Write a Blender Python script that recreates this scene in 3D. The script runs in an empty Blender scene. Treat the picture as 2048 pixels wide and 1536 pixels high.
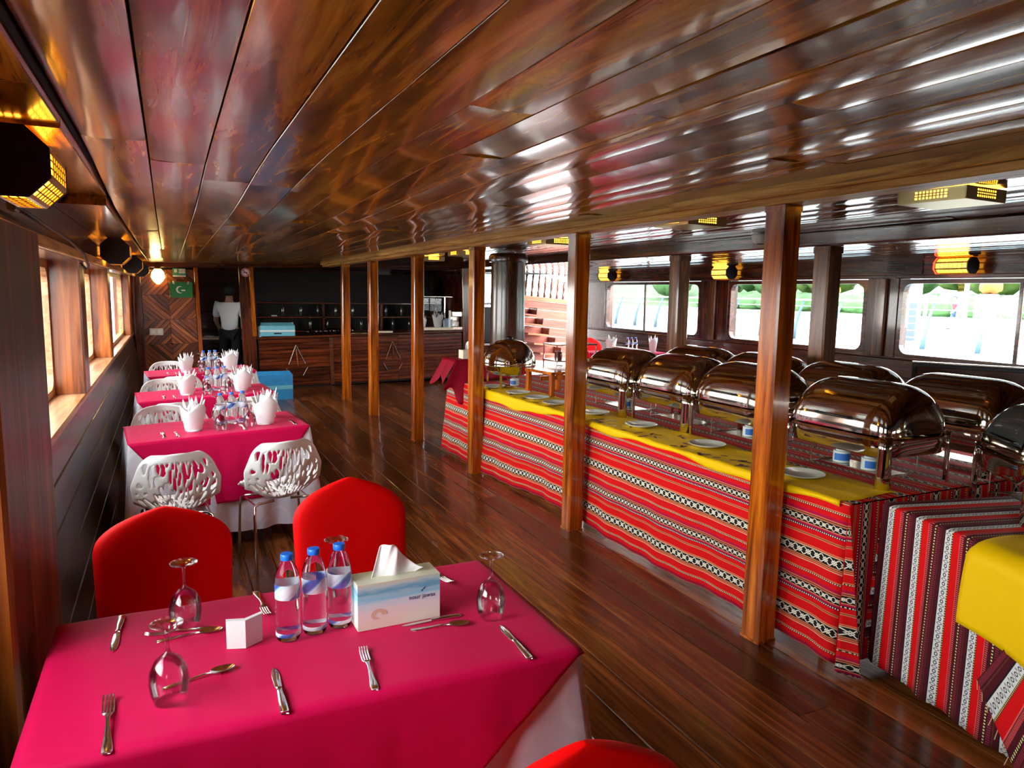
import bpy, math, random
from mathutils import Vector, Matrix
random.seed(7)
S = bpy.context.scene
COL = S.collection
PI = math.pi

# ------------------------------------------------------------------ camera
def make_camera():
    F, yaw, pit, rol = 1450.0, math.radians(25.3), math.radians(7.2), math.atan(.016)
    W = Vector((math.sin(yaw)*math.cos(pit), math.cos(yaw)*math.cos(pit), -math.sin(pit)))
    r0 = Vector((math.cos(yaw), -math.sin(yaw), 0)); u0 = r0.cross(W)
    R = math.cos(rol)*r0 + math.sin(rol)*u0
    U = math.cos(rol)*u0 - math.sin(rol)*r0
    cd = bpy.data.cameras.new('camera'); co = bpy.data.objects.new('camera', cd); COL.objects.link(co)
    cd.sensor_width = 36; cd.sensor_fit = 'HORIZONTAL'; cd.lens = 36*F/2048; cd.clip_start = .05; cd.clip_end = 400
    M = Matrix(((R.x, U.x, -W.x), (R.y, U.y, -W.y), (R.z, U.z, -W.z))).to_4x4()
    M.translation = Vector((0, 0, 1.65)); co.matrix_world = M
    S.camera = co
make_camera()

# ------------------------------------------------------------------ world, exposure
SKY = 5.6
w = bpy.data.worlds.new('sky'); S.world = w; w.use_nodes = True
n = w.node_tree.nodes; l = w.node_tree.links; n.clear()
wo = n.new('ShaderNodeOutputWorld'); bg = n.new('ShaderNodeBackground'); tc = n.new('ShaderNodeTexCoord')
sx = n.new('ShaderNodeSeparateXYZ'); rp = n.new('ShaderNodeValToRGB')
l.new(tc.outputs['Generated'], sx.inputs[0]); l.new(sx.outputs['Z'], rp.inputs[0]); l.new(rp.outputs[0], bg.inputs[0]); l.new(bg.outputs[0], wo.inputs[0])
rp.color_ramp.elements[0].position = 0; rp.color_ramp.elements[0].color = (1, .985, .95, 1)
rp.color_ramp.elements[1].position = .8; rp.color_ramp.elements[1].color = (.78, .88, 1, 1)
bg.inputs[1].default_value = SKY
sd = bpy.data.lights.new('sun', 'SUN'); so = bpy.data.objects.new('sun', sd); COL.objects.link(so)
sd.energy = 1.0; sd.angle = math.radians(12); sd.color = (1, .96, .88); so.rotation_euler = (math.radians(20), math.radians(-28), 0)
S.view_settings.view_transform = 'Standard'; S.view_settings.look = 'None'
S.view_settings.exposure = 1.9; S.view_settings.gamma = 1; S.view_settings.use_curve_mapping = False
def portal(x, y, z, sx_, sy_, rot):
    d = bpy.data.lights.new('portal', 'AREA'); o = bpy.data.objects.new('portal', d); COL.objects.link(o)
    d.shape = 'RECTANGLE'; d.size = sx_; d.size_y = sy_; d.cycles.is_portal = True
    o.location = (x, y, z); o.rotation_euler = rot
WINS = [(2.62, 5.35), (5.75, 8.0), (8.6, 11.2)]
for a, b in WINS:
    portal(7.3, (a+b)/2, 1.43, .85, b-a, (0, PI/2, 0))
    portal(-.80, (a+b)/2, 1.38, .85, b-a, (0, -PI/2, 0))
portal(-.80, 1.37, 1.38, .85, 1.05, (0, -PI/2, 0)); portal(-.80, -1.0, 1.38, .85, 1.4, (0, -PI/2, 0))

# ------------------------------------------------------------------ helpers
class MB:
    def __init__(s): s.v = []; s.f = []; s.uv = []; s.m = []; s.mi = 0
    def face(s, idx, uv=None): s.f.append(tuple(idx)); s.uv.append(uv); s.m.append(s.mi)
    def add(s, vs, fs):
        b = len(s.v); s.v += [tuple(v) for v in vs]
        for f in fs: s.face([b+i for i in f])
    def box(s, x0, x1, y0, y1, z0, z1):
        s.add([(x0,y0,z0),(x1,y0,z0),(x1,y1,z0),(x0,y1,z0),(x0,y0,z1),(x1,y0,z1),(x1,y1,z1),(x0,y1,z1)],
              [(3,2,1,0),(4,5,6,7),(0,1,5,4),(1,2,6,5),(2,3,7,6),(3,0,4,7)])
        return s
    def rbox(s, c, sz, M):
        k = len(s.v); a, b, d = sz[0]/2, sz[1]/2, sz[2]/2; s.box(-a, a, -b, b, -d, d)
        for i in range(k, len(s.v)): s.v[i] = tuple(M @ Vector(s.v[i]) + Vector(c))
        return s
    def prism(s, pts, a0, a1, axis='Z', cap=True):
        n = len(pts); b = len(s.v)
        def mk(p, a):
            return {'Z': (p[0], p[1], a), 'Y': (p[0], a, p[1]), 'X': (a, p[0], p[1])}[axis]
        s.v += [mk(p, a0) for p in pts] + [mk(p, a1) for p in pts]
        fl = axis == 'Y'
        for i in range(n):
            j = (i+1) % n; q = (b+i, b+j, b+n+j, b+n+i); s.face(q[::-1] if fl else q)
        if cap:
            c0 = [b+i for i in range(n)]; c1 = [b+n+i for i in range(n)]
            s.face(c0 if fl else c0[::-1]); s.face(c1[::-1] if fl else c1)
        return s
    def chbox(s, x0, x1, y0, y1, z0, z1, axis='Z', c=.006):
        if axis == 'Z': r = (x0, x1, y0, y1); a = (z0, z1)
        elif axis == 'Y': r = (x0, x1, z0, z1); a = (y0, y1)
        else: r = (y0, y1, z0, z1); a = (x0, x1)
        p, q, t, u = r
        return s.prism([(p+c,t),(q-c,t),(q,t+c),(q,u-c),(q-c,u),(p+c,u),(p,u-c),(p,t+c)], a[0], a[1], axis)
    def lathe(s, prof, n=24, c=(0,0,0), cap0=True, cap1=True, M=None):
        b = len(s.v); k = len(prof)
        for (r, z) in prof:
            for i in range(n):
                t = 2*PI*i/n; p = Vector((r*math.cos(t), r*math.sin(t), z))
                if M: p = M @ p
                s.v.append((p.x+c[0], p.y+c[1], p.z+c[2]))
        for j in range(k-1):
            for i in range(n):
                i2 = (i+1) % n
                s.face((b+j*n+i, b+j*n+i2, b+(j+1)*n+i2, b+(j+1)*n+i), ((i/n, prof[j][1]), ((i+1)/n, prof[j][1]), ((i+1)/n, prof[j+1][1]), (i/n, prof[j+1][1])))
        if cap0 and prof[0][0] > 1e-5: s.face([b+i for i in range(n)][::-1])
        if cap1 and prof[-1][0] > 1e-5: s.face([b+(k-1)*n+i for i in range(n)])
        return s
    def tube(s, pts, r, n=8, caps=True):
        pts = [Vector(p) for p in pts]; b = len(s.v); k = len(pts)
        rr = r if isinstance(r, (list, tuple)) else [r]*k
        up = None
        for i, p in enumerate(pts):
            t = (pts[min(i+1, k-1)] - pts[max(i-1, 0)]).normalized()
            if up is None:
                up = Vector((0,0,1)) if abs(t.z) < .9 else Vector((1,0,0))
            x = t.cross(up).normalized(); up = x.cross(t).normalized()
            for j in range(n):
                a = 2*PI*j/n; s.v.append(tuple(p + rr[i]*(math.cos(a)*x + math.sin(a)*up)))
        for i in range(k-1):
            for j in range(n):
                j2 = (j+1) % n; s.face((b+i*n+j2, b+i*n+j, b+(i+1)*n+j, b+(i+1)*n+j2))
        if caps: s.face([b+j for j in range(n)]); s.face([b+(k-1)*n+j for j in range(n)][::-1])
        return s
    def grid(s, fn, nu, nv, uvfn=None, flip=False, keep=None):
        b = len(s.v)
        for j in range(nv+1):
            for i in range(nu+1): s.v.append(tuple(fn(i/nu, j/nv)))
        for j in range(nv):
            for i in range(nu):
                if keep and not keep((i+.5)/nu, (j+.5)/nv): continue
                q = [(i,j),(i+1,j),(i+1,j+1),(i,j+1)]
                if flip: q = q[::-1]
                uv = [uvfn(a/nu, c/nv) for a, c in q] if uvfn else None
                s.face([b+c*(nu+1)+a for a, c in q], uv)
        return s
    def mesh(s, name, mats, smooth=False):
        me = bpy.data.meshes.new(name); me.from_pydata(s.v, [], s.f)
        if any(u is not None for u in s.uv):
            L = me.uv_layers.new(name='UVMap'); k = 0
            for f, u in zip(s.f, s.uv):
                for i in range(len(f)):
                    if u is not None: L.data[k].uv = u[i]
                    k += 1
        for m in (mats if isinstance(mats, (list, tuple)) else [mats]): me.materials.append(m)
        me.polygons.foreach_set('material_index', s.m)
        if smooth: me.polygons.foreach_set('use_smooth', [True]*len(s.f))
        me.update(); return me
    def build(s, name, mats, parent=None, loc=None, smooth=False, rot=None):
        o = bpy.data.objects.new(name, s.mesh(name, mats, smooth)); COL.objects.link(o)
        if loc: o.location = loc
        if rot: o.rotation_euler = rot
        if parent: o.parent = parent
        return o
def auto_smooth(o, ang=40):
    me = o.data
    me.polygons.foreach_set('use_smooth', [True]*len(me.polygons))
    try: me.set_sharp_from_angle(angle=math.radians(ang))
    except Exception: pass
    return o
def tag(o, label, cat, group=None, kind=None):
    o['label'] = label; o['category'] = cat
    if group: o['group'] = group
    if kind: o['kind'] = kind
    return o
def struct(o): o['kind'] = 'structure'; return o
def empty(name, loc=(0,0,0), rot=(0,0,0)):
    o = bpy.data.objects.new(name, None); COL.objects.link(o); o.location = loc; o.rotation_euler = rot; o.empty_display_size = .05
    return o
def thing(name, label, cat, loc=(0,0,0), rot=(0,0,0), group=None):
    return tag(empty(name, loc, rot), label, cat, group)
def dup(root, loc, rot=(0,0,0), label=None, group=None):
    r = root.copy(); COL.objects.link(r); r.location = loc; r.rotation_euler = rot
    if label: r['label'] = label
    if group: r['group'] = group
    for ch in root.children:
        c = ch.copy(); COL.objects.link(c); c.parent = r
        for g in ch.children:
            d = g.copy(); COL.objects.link(d); d.parent = c
    return r
def sm(x, a, b):
    t = min(1, max(0, (x-a)/(b-a))); return t*t*(3-2*t)
CAMB = .031
def camb(y): return CAMB*sm(y, 2.6, 4.6)
def zf(x, y): return -camb(y)*max(0, 2.35-x)          # the deck falls away towards the left side

# ------------------------------------------------------------------ materials
def base(name):
    m = bpy.data.materials.new(name); m.use_nodes = True
    nt = m.node_tree; b = nt.nodes['Principled BSDF']
    return m, nt.nodes, nt.links, b
def plain(name, col, rough=.6, metal=0, bump=0, bscale=60, spec=.5, sheen=0, coat=0, var=0):
    m, n, l, b = base(name)
    b.inputs['Base Color'].default_value = (*col, 1); b.inputs['Roughness'].default_value = rough
    b.inputs['Metallic'].default_value = metal; b.inputs['Specular IOR Level'].default_value = spec
    b.inputs['Sheen Weight'].default_value = sheen; b.inputs['Coat Weight'].default_value = coat
    if bump or var:
        t = n.new('ShaderNodeTexCoord'); z = n.new('ShaderNodeTexNoise'); z.inputs['Scale'].default_value = bscale; z.inputs['Detail'].default_value = 4
        l.new(t.outputs['Object'], z.inputs['Vector'])
        if bump:
            bp = n.new('ShaderNodeBump'); bp.inputs['Strength'].default_value = bump; bp.inputs['Distance'].default_value = .01
            l.new(z.outputs['Fac'], bp.inputs['Height']); l.new(bp.outputs[0], b.inputs['Normal'])
        if var:
            mx = n.new('ShaderNodeMix'); mx.data_type = 'RGBA'; mx.inputs['A'].default_value = (*[c*(1-var) for c in col], 1); mx.inputs['B'].default_value = (*[min(1, c*(1+var)) for c in col], 1)
            l.new(z.outputs['Fac'], mx.inputs['Factor']); l.new(mx.outputs['Result'], b.inputs['Base Color'])
    return m
def wood(name, cols, rough=.25, axis='Y', bump=.15, wav=.0, coat=0, var=.35, across=14, spec=.5, rvar=.1, crough=.07, rlo=.33, rhi=.68):
    m, n, l, b = base(name)
    t = n.new('ShaderNodeTexCoord'); oi = n.new('ShaderNodeObjectInfo'); ad = n.new('ShaderNodeVectorMath'); ad.operation = 'ADD'
    mu = n.new('ShaderNodeMath'); mu.operation = 'MULTIPLY'; mu.inputs[1].default_value = 37
    l.new(oi.outputs['Random'], mu.inputs[0]); l.new(t.outputs['Object'], ad.inputs[0]); l.new(mu.outputs[0], ad.inputs[1])
    def noise(sc_al, sc_ac, det, dist):
        mp = n.new('ShaderNodeMapping'); v = [sc_ac]*3; v['XYZ'.index(axis)] = sc_al; mp.inputs['Scale'].default_value = v
        z = n.new('ShaderNodeTexNoise'); z.inputs['Scale'].default_value = 1; z.inputs['Detail'].default_value = det; z.inputs['Distortion'].default_value = dist; z.inputs['Roughness'].default_value = .6
        l.new(ad.outputs[0], mp.inputs[0]); l.new(mp.outputs[0], z.inputs['Vector']); return z
    g = noise(1.1, across, 7, 1.2); big = noise(.5, 2.5, 3, .4)
    r = n.new('ShaderNodeValToRGB'); r.color_ramp.elements[0].position = rlo; r.color_ramp.elements[1].position = rhi
    r.color_ramp.elements[0].color = (*cols[0], 1); r.color_ramp.elements[1].color = (*cols[2], 1)
    e = r.color_ramp.elements.new(.5); e.color = (*cols[1], 1)
    l.new(g.outputs['Fac'], r.inputs[0])
    hs = n.new('ShaderNodeHueSaturation'); mr = n.new('ShaderNodeMapRange'); mr.inputs['To Min'].default_value = 1-var; mr.inputs['To Max'].default_value = 1+var
    l.new(oi.outputs['Random'], mr.inputs['Value'])
    m2 = n.new('ShaderNodeMapRange'); m2.inputs['From Min'].default_value = .3; m2.inputs['From Max'].default_value = .7; m2.inputs['To Min'].default_value = .65; m2.inputs['To Max'].default_value = 1.3
    l.new(big.outputs['Fac'], m2.inputs['Value'])
    mm = n.new('ShaderNodeMath'); mm.operation = 'MULTIPLY'; l.new(mr.outputs[0], mm.inputs[0]); l.new(m2.outputs[0], mm.inputs[1])
    l.new(mm.outputs[0], hs.inputs['Value']); l.new(r.outputs[0], hs.inputs['Color']); l.new(hs.outputs[0], b.inputs['Base Color'])
    rr = n.new('ShaderNodeMapRange'); rr.inputs['To Min'].default_value = max(.03, rough-rvar); rr.inputs['To Max'].default_value = rough+rvar
    l.new(big.outputs['Fac'], rr.inputs['Value']); l.new(rr.outputs[0], b.inputs['Roughness'])
    b.inputs['Specular IOR Level'].default_value = spec
    b.inputs['Coat Weight'].default_value = coat; b.inputs['Coat Roughness'].default_value = crough; b.inputs['Coat IOR'].default_value = 1.6
    bp = n.new('ShaderNodeBump'); bp.inputs['Strength'].default_value = bump; bp.inputs['Distance'].default_value = .004
    l.new(g.outputs['Fac'], bp.inputs['Height'])
    if wav:
        wv = noise(1.6, 5, 2, .5); b2 = n.new('ShaderNodeBump'); b2.inputs['Strength'].default_value = wav; b2.inputs['Distance'].default_value = .02
        l.new(wv.outputs['Fac'], b2.inputs['Height']); l.new(b2.outputs[0], bp.inputs['Normal'])
        l.new(b2.outputs[0], b.inputs['Coat Normal'])
    l.new(bp.outputs[0], b.inputs['Normal'])
    return m
def emit(name, col, st):
    m, n, l, b = base(name); b.inputs['Base Color'].default_value = (*col, 1)
    b.inputs['Emission Color'].default_value = (*col, 1); b.inputs['Emission Strength'].default_value = st; return m
def thin_glass(name, tint=(1,1,1), refl=1.0, rough=.02, ior=1.5, dens=0.0):
    m, n, l, b = base(name); n.remove(b)
    out = n['Material Output']; tr = n.new('ShaderNodeBsdfTransparent'); tr.inputs[0].default_value = (*tint, 1)
    gl = n.new('ShaderNodeBsdfGlossy'); gl.inputs['Roughness'].default_value = rough
    fr = n.new('ShaderNodeFresnel'); fr.inputs[0].default_value = ior
    mu = n.new('ShaderNodeMath'); mu.operation = 'MULTIPLY_ADD'; mu.inputs[1].default_value = refl; mu.inputs[2].default_value = dens; mu.use_clamp = True
    mx = n.new('ShaderNodeMixShader'); l.new(fr.outputs[0], mu.inputs[0]); l.new(mu.outputs[0], mx.inputs[0]); l.new(tr.outputs[0], mx.inputs[1]); l.new(gl.outputs[0], mx.inputs[2]); l.new(mx.outputs[0], out.inputs[0])
    return m
def textile(name, P, stops, bands, swap=False, rough=.85):
    """woven cloth: stripes across v (metres) from colour stops, small woven motifs along u"""
    m, n, l, b = base(name); b.inputs['Roughness'].default_value = rough; b.inputs['Specular IOR Level'].default_value = .2
    uv = n.new('ShaderNodeUVMap'); uv.uv_map = 'UVMap'; sp = n.new('ShaderNodeSeparateXYZ'); l.new(uv.outputs[0], sp.inputs[0])
    U, V = (sp.outputs[1], sp.outputs[0]) if swap else (sp.outputs[0], sp.outputs[1])
    def mth(op, a, bb=None, c=None):
        q = n.new('ShaderNodeMath'); q.operation = op
        for i, x in enumerate((a, bb, c)):
            if x is None: continue
            if isinstance(x, (int, float)): q.inputs[i].default_value = x
            else: l.new(x, q.inputs[i])
        return q.outputs[0]
    fr = mth('FRACT', mth('DIVIDE', V, P))
    r = n.new('ShaderNodeValToRGB'); r.color_ramp.interpolation = 'CONSTANT'; l.new(fr, r.inputs[0])
    els = r.color_ramp.elements
    els[0].position = 0; els[0].color = (*stops[0][1], 1)
    els[1].position = stops[1][0]/P; els[1].color = (*stops[1][1], 1)
    for p, c in stops[2:]:
        e = els.new(p/P); e.color = (*c, 1)
    col = r.outputs[0]
    for (a, z, kind, ml, c) in bands:
        t = mth('DIVIDE', mth('SUBTRACT', mth('MULTIPLY', fr, P), a), z-a)           # 0..1 in band
        inb = mth('MULTIPLY', mth('GREATER_THAN', t, 0), mth('LESS_THAN', t, 1))
        su = mth('ABSOLUTE', mth('MULTIPLY_ADD', mth('FRACT', mth('DIVIDE', U, ml)), 2, -1))
        tv = mth('ABSOLUTE', mth('MULTIPLY_ADD', t, 2, -1))
        if kind == 'xo':
            d1 = mth('LESS_THAN', mth('ABSOLUTE', mth('SUBTRACT', su, tv)), .16)
            d2 = mth('LESS_THAN', mth('ABSOLUTE', mth('SUBTRACT', mth('ADD', su, tv), .55)), .14)
            k = mth('MAXIMUM', d1, d2)
        elif kind == 'ring':
            rr = mth('SQRT', mth('ADD', mth('MULTIPLY', mth('MULTIPLY', su, 1.1), mth('MULTIPLY', su, 1.1)), mth('MULTIPLY', tv, tv)))
            d1 = mth('LESS_THAN', mth('ABSOLUTE', mth('SUBTRACT', rr, .38)), .11)
            d2 = mth('LESS_THAN', mth('ABSOLUTE', mth('SUBTRACT', mth('ADD', su, mth('MULTIPLY', tv, -.5)), .62)), .07)
            k = mth('MAXIMUM', d1, d2)
        else:
            k = mth('GREATER_THAN', su, .5)
            k = mth('MULTIPLY', k, mth('LESS_THAN', tv, .75))
        mx = n.new('ShaderNodeMix'); mx.data_type = 'RGBA'; l.new(mth('MULTIPLY', inb, k), mx.inputs['Factor']); l.new(col, mx.inputs['A']); mx.inputs['B'].default_value = (*c, 1)
        col = mx.outputs['Result']
    l.new(col, b.inputs['Base Color'])
    nz = n.new('ShaderNodeTexNoise'); nz.inputs['Scale'].default_value = 300; l.new(uv.outputs[0], nz.inputs['Vector'])
    bp = n.new('ShaderNodeBump'); bp.inputs['Strength'].default_value = .25; bp.inputs['Distance'].default_value = .002
    l.new(nz.outputs['Fac'], bp.inputs['Height']); l.new(bp.outputs[0], b.inputs['Normal'])
    return m

M_floor = wood('floor_wood', [(.055,.013,.003),(.14,.038,.008),(.27,.085,.018)], rough=.24, wav=.1, coat=.15, var=.5, across=18, spec=.35)
M_ceil = wood('ceiling_wood', [(.05,.013,.001),(.40,.15,.01),(.72,.33,.03)], rough=.24, wav=.1, coat=.75, var=.25, across=11, bump=.14, crough=.11, rlo=.36, rhi=.64, spec=.35)
M_ceil2 = wood('ceiling_wood_narrow', [(.04,.011,.003),(.2,.06,.008),(.38,.14,.02)], rough=.15, wav=.06, coat=1, var=.3, across=12, bump=.08)
M_dark = plain('dark_gap', (.006,.003,.002), .8)
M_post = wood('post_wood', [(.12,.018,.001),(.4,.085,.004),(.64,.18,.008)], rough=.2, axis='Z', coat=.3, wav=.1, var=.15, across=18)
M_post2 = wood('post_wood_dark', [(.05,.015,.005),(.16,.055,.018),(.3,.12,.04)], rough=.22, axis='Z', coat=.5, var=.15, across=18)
M_beam = wood('beam_wood', [(.25,.09,.02),(.62,.3,.07),(.8,.48,.15)], rough=.42, axis='Y', coat=.0, var=.1, across=22, spec=.25)
M_hull = wood('hull_wood', [(.004,.002,.0015),(.016,.007,.005),(.05,.024,.017)], rough=.34, axis='Y', coat=.15, var=.35, across=10, wav=.2)
M_dwood = wood('dark_wood_z', [(.02,.004,.002),(.07,.014,.006),(.16,.035,.012)], rough=.25, axis='Z', coat=.4, var=.2)
M_dwoodx = wood('dark_wood_x', [(.03,.004,.001),(.11,.018,.004),(.21,.04,.008)], rough=.28, axis='X', coat=.3, var=.4)
M_dwoody = wood('dark_wood_y', [(.025,.005,.003),(.08,.018,.008),(.17,.042,.016)], rough=.25, axis='Y', coat=.4, var=.2)
M_sill = wood('sill_wood', [(.28,.1,.03),(.5,.22,.09),(.65,.36,.18)], rough=.35, axis='Y', coat=.2, var=.1)
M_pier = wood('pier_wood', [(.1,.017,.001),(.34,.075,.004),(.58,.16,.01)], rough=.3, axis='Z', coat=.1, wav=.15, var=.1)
M_slat = wood('slat_wood', [(.07,.014,.004),(.22,.055,.012),(.4,.12,.025)], rough=.3, axis='X', coat=.25, var=.6, across=20)
M_red = plain('red_spandex', (.95,.0,.0), .65, bump=.08, bscale=9, sheen=0, spec=.12)
M_pink = plain('crimson_cloth', (.68,.0,.075), .6, bump=.45, bscale=6, sheen=.04, spec=.15)
M_burg = plain('burgundy_cloth', (.26,.0,.014), .65, spec=.15)
M_yellow = plain('yellow_satin', (.86,.53,.0), .6, bump=.3, bscale=14, spec=.15)
M_leafprint = plain('leaf_print', (.13,.02,.005), .6)
M_napkin = plain('napkin_white', (.85,.84,.84), .8, bump=.1, bscale=30)
M_plastic = plain('white_plastic', (.86,.83,.78), .35, spec=.4)
M_chrome = plain('chrome', (.8,.79,.77), .09, 1)
M_steel = plain('polished_steel', (.72,.68,.6), .07, 1)
M_steelb = plain('brushed_steel', (.62,.58,.52), .22, 1)
M_silver = plain('cutlery_silver', (.9,.89,.88), .2, 1)
M_black = plain('black_paint', (.008,.008,.009), .4)
M_blackm = plain('black_matte', (.012,.01,.01), .7)
M_ceramic = plain('plate_ceramic', (.55,.58,.52), .15, spec=.6)
M_white = plain('white_enamel', (.82,.82,.8), .3)
M_paper = plain('tissue_paper', (.9,.9,.9), .9)
M_gold = plain('brass', (.85,.55,.12), .22, 1)
M_goldp = plain('pale_brass', (.72,.58,.28), .35, 1)
M_goldw = plain('gilt_wood', (.55,.3,.03), .35, .4)
M_amber = emit('amber_glow', (1,.42,.03), 7)
M_amber2 = emit('amber_panel', (1,.5,.04), 2.6)
M_redg = emit('red_glass_glow', (1,.06,.02), 1)
M_warmw = emit('warm_bulb', (1,.72,.25), 3)
M_cap = plain('blue_cap', (.01,.16,.75), .35)
M_green = plain('green_plastic', (.0,.19,.03), .4)
M_sign = plain('sign_white', (.8,.82,.8), .5)
M_signg = plain('sign_green', (.06,.32,.2), .5)
M_signr = plain('sign_red', (.7,.02,.03), .5)
M_bluebox = plain('blue_carton', (.03,.28,.6), .6, var=.3, bscale=12)
M_bluebox2 = plain('pale_blue_carton', (.16,.5,.62), .6, var=.2, bscale=14)
M_cream = plain('cream_plastic', (.75,.66,.5), .4)
M_pane = thin_glass('window_glass', (.97,.985,.98), .5, .01)
M_glass = thin_glass('drinking_glass', (.995,.995,.995), .7, .02, 1.45, .02)
M_can = plain('fuel_can_white', (.62,.7,.68), .3)
M_canb = plain('fuel_can_blue', (.03,.16,.55), .35)
def water_mat():
    m, n, l, b = base('bottle_water'); b.inputs['Transmission Weight'].default_value = 1; b.inputs['IOR'].default_value = 1.22
    b.inputs['Roughness'].default_value = .03; b.inputs['Base Color'].default_value = (.93,.97,1,1)
    return m
M_water = water_mat()
def label_mat():
    m, n, l, b = base('bottle_label'); b.inputs['Roughness'].default_value = .35; b.inputs['Alpha'].default_value = .72
    uv = n.new('ShaderNodeUVMap'); uv.uv_map = 'UVMap'; mp = n.new('ShaderNodeMapping'); mp.inputs['Scale'].default_value = (3, 40, 1); mp.inputs['Rotation'].default_value = (0, 0, .5)
    wv = n.new('ShaderNodeTexWave'); wv.inputs['Scale'].default_value = .22; wv.inputs['Distortion'].default_value = 2.5; wv.inputs['Detail'].default_value = 1
    r = n.new('ShaderNodeValToRGB'); r.color_ramp.elements[0].position = .12; r.color_ramp.elements[0].color = (.02,.09,.45,1); r.color_ramp.elements[1].position = .8; r.color_ramp.elements[1].color = (.8,.88,.93,1)
    e = r.color_ramp.elements.new(.24); e.color = (.15,.5,.82,1)
    e = r.color_ramp.elements.new(.36); e.color = (.72,.8,.9,1)
    e = r.color_ramp.elements.new(.6); e.color = (.5,.72,.86,1)
    l.new(uv.outputs[0], mp.inputs[0]); l.new(mp.outputs[0], wv.inputs['Vector']); l.new(wv.outputs['Fac'], r.inputs[0]); l.new(r.outputs[0], b.inputs['Base Color'])
    return m
M_label = label_mat()
def damask():
    m, n, l, b = base('white_damask'); b.inputs['Roughness'].default_value = .6; b.inputs['Sheen Weight'].default_value = .2
    t = n.new('ShaderNodeTexCoord'); v = n.new('ShaderNodeTexVoronoi'); v.inputs['Scale'].default_value = 6; l.new(t.outputs['Object'], v.inputs['Vector'])
    mt = n.new('ShaderNodeMath'); mt.operation = 'SINE'; m2 = n.new('ShaderNodeMath'); m2.operation = 'MULTIPLY'; m2.inputs[1].default_value = 14
    l.new(v.outputs['Distance'], m2.inputs[0]); l.new(m2.outputs[0], mt.inputs[0])
    r = n.new('ShaderNodeValToRGB'); r.color_ramp.elements[0].position = .45; r.color_ramp.elements[0].color = (.82,.79,.87,1); r.color_ramp.elements[1].position = .95; r.color_ramp.elements[1].color = (.9,.88,.94,1)
    l.new(mt.outputs[0], r.inputs[0]); l.new(r.outputs[0], b.inputs['Base Color'])
    return m
M_damask = damask()
RD, CR, OR, BK, BR, MG, MR = (.66,.002,.004), (.62,.5,.3), (.66,.2,.08), (.01,.008,.01), (.1,.025,.018), (.42,.002,.05), (.07,.004,.01)
M_textA = textile('striped_textile', .32,
    [(0,BK),(.045,CR),(.049,RD),(.053,OR),(.058,RD),(.1,OR),(.104,BR),(.108,OR),(.112,RD),(.135,BK),(.144,MG),(.155,OR),(.16,BK),(.193,OR),(.198,BR),(.203,OR),(.208,MG),(.222,RD),(.245,BR),(.253,OR),(.258,RD),(.297,CR),(.301,RD),(.306,OR),(.311,BR),(.315,OR)],
    [(.003,.042,'xo',.05,(.8,.76,.62)),(.163,.19,'xo',.036,(.8,.76,.62)),(.136,.143,'dash',.012,(.85,.8,.65)),(.246,.252,'dash',.012,(.85,.7,.45))])
WH, PK, YL = (.68,.67,.66), (.75,.1,.1), (.7,.5,.15)
M_textB = textile('banded_textile', .155,
    [(0,WH),(.03,BK),(.036,RD),(.068,PK),(.072,MR),(.088,MR),(.1,BK),(.108,MR),(.13,BR),(.134,MR),(.15,BK)],
    [(.001,.03,'ring',.036,(.02,.02,.025)),(.03,.036,'dash',.01,YL),(.072,.088,'dash',.008,PK),(.1,.108,'dash',.012,(.8,.62,.25)),(.11,.128,'dash',.009,(.25,.03,.05))], swap=True)

# ------------------------------------------------------------------ floor
def plank(x0, x1, y0, y1, zfun, th, mat, name, parent, up=True, roll=0.0):
    """one board along y: chamfered visible edges, stations follow the deck's fall"""
    xm, ym = (x0+x1)/2, (y0+y1)/2; zm = zfun(xm, ym)
    st = [y0] + [q for q in (2.7, 3.1, 3.5, 3.9, 4.3, 4.7) if y0+.1 < q < y1-.1] + [y1]
    c = .004 if up else .0012; s = 1 if up else -1
    if up: prof = [(x0, -c*s), (x0+c, 0), (x1-c, 0), (x1, -c*s), (x1, -th*s), (x0, -th*s)]
    else:
        cup = random.choice((-1, 1, 1))*random.uniform(.0016, .0045)*(x1-x0)/.16
        prof = [(x0, c)] + [(x0+c+(x1-x0-2*c)*t/6, cup*(t/3-1)**2-cup) for t in range(7)] + [(x1, c), (x1, th), (x0, th)]
    mb = MB(); k = len(prof)
    for y in st:
        for (x, dz) in prof: mb.v.append((x-xm, y-ym, zfun(x, y)-zm+dz+(x-xm)*roll))
    for j in range(len(st)-1):
        for i in range(k):
            i2 = (i+1) % k; q = (j*k+i, j*k+i2, (j+1)*k+i2, (j+1)*k+i); mb.face(q if not up else q[::-1])
    a = list(range(k)); e = [(len(st)-1)*k+i for i in range(k)]
    mb.face(a if up else a[::-1]); mb.face(e[::-1] if up else e)
    o = mb.build(name, mat, parent, loc=(xm, ym, zm))
    return o if up else auto_smooth(o, 20)
def rows(x0, x1, wdt, y0, y1, lmin, lmax, fn, gap=.003):
    k = round((x1-x0)/wdt); wd = (x1-x0)/k
    for i in range(k):
        y = y0
        first = True
        while y < y1-.01:
            L = random.uniform(lmin, lmax)
            if first: L *= random.uniform(.4, 1); first = False
            if y+L > y1-.8: L = y1-y
            fn(x0+i*wd+gap/2, x0+(i+1)*wd-gap/2, y+gap/2, y+L-gap/2); y += L
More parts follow.
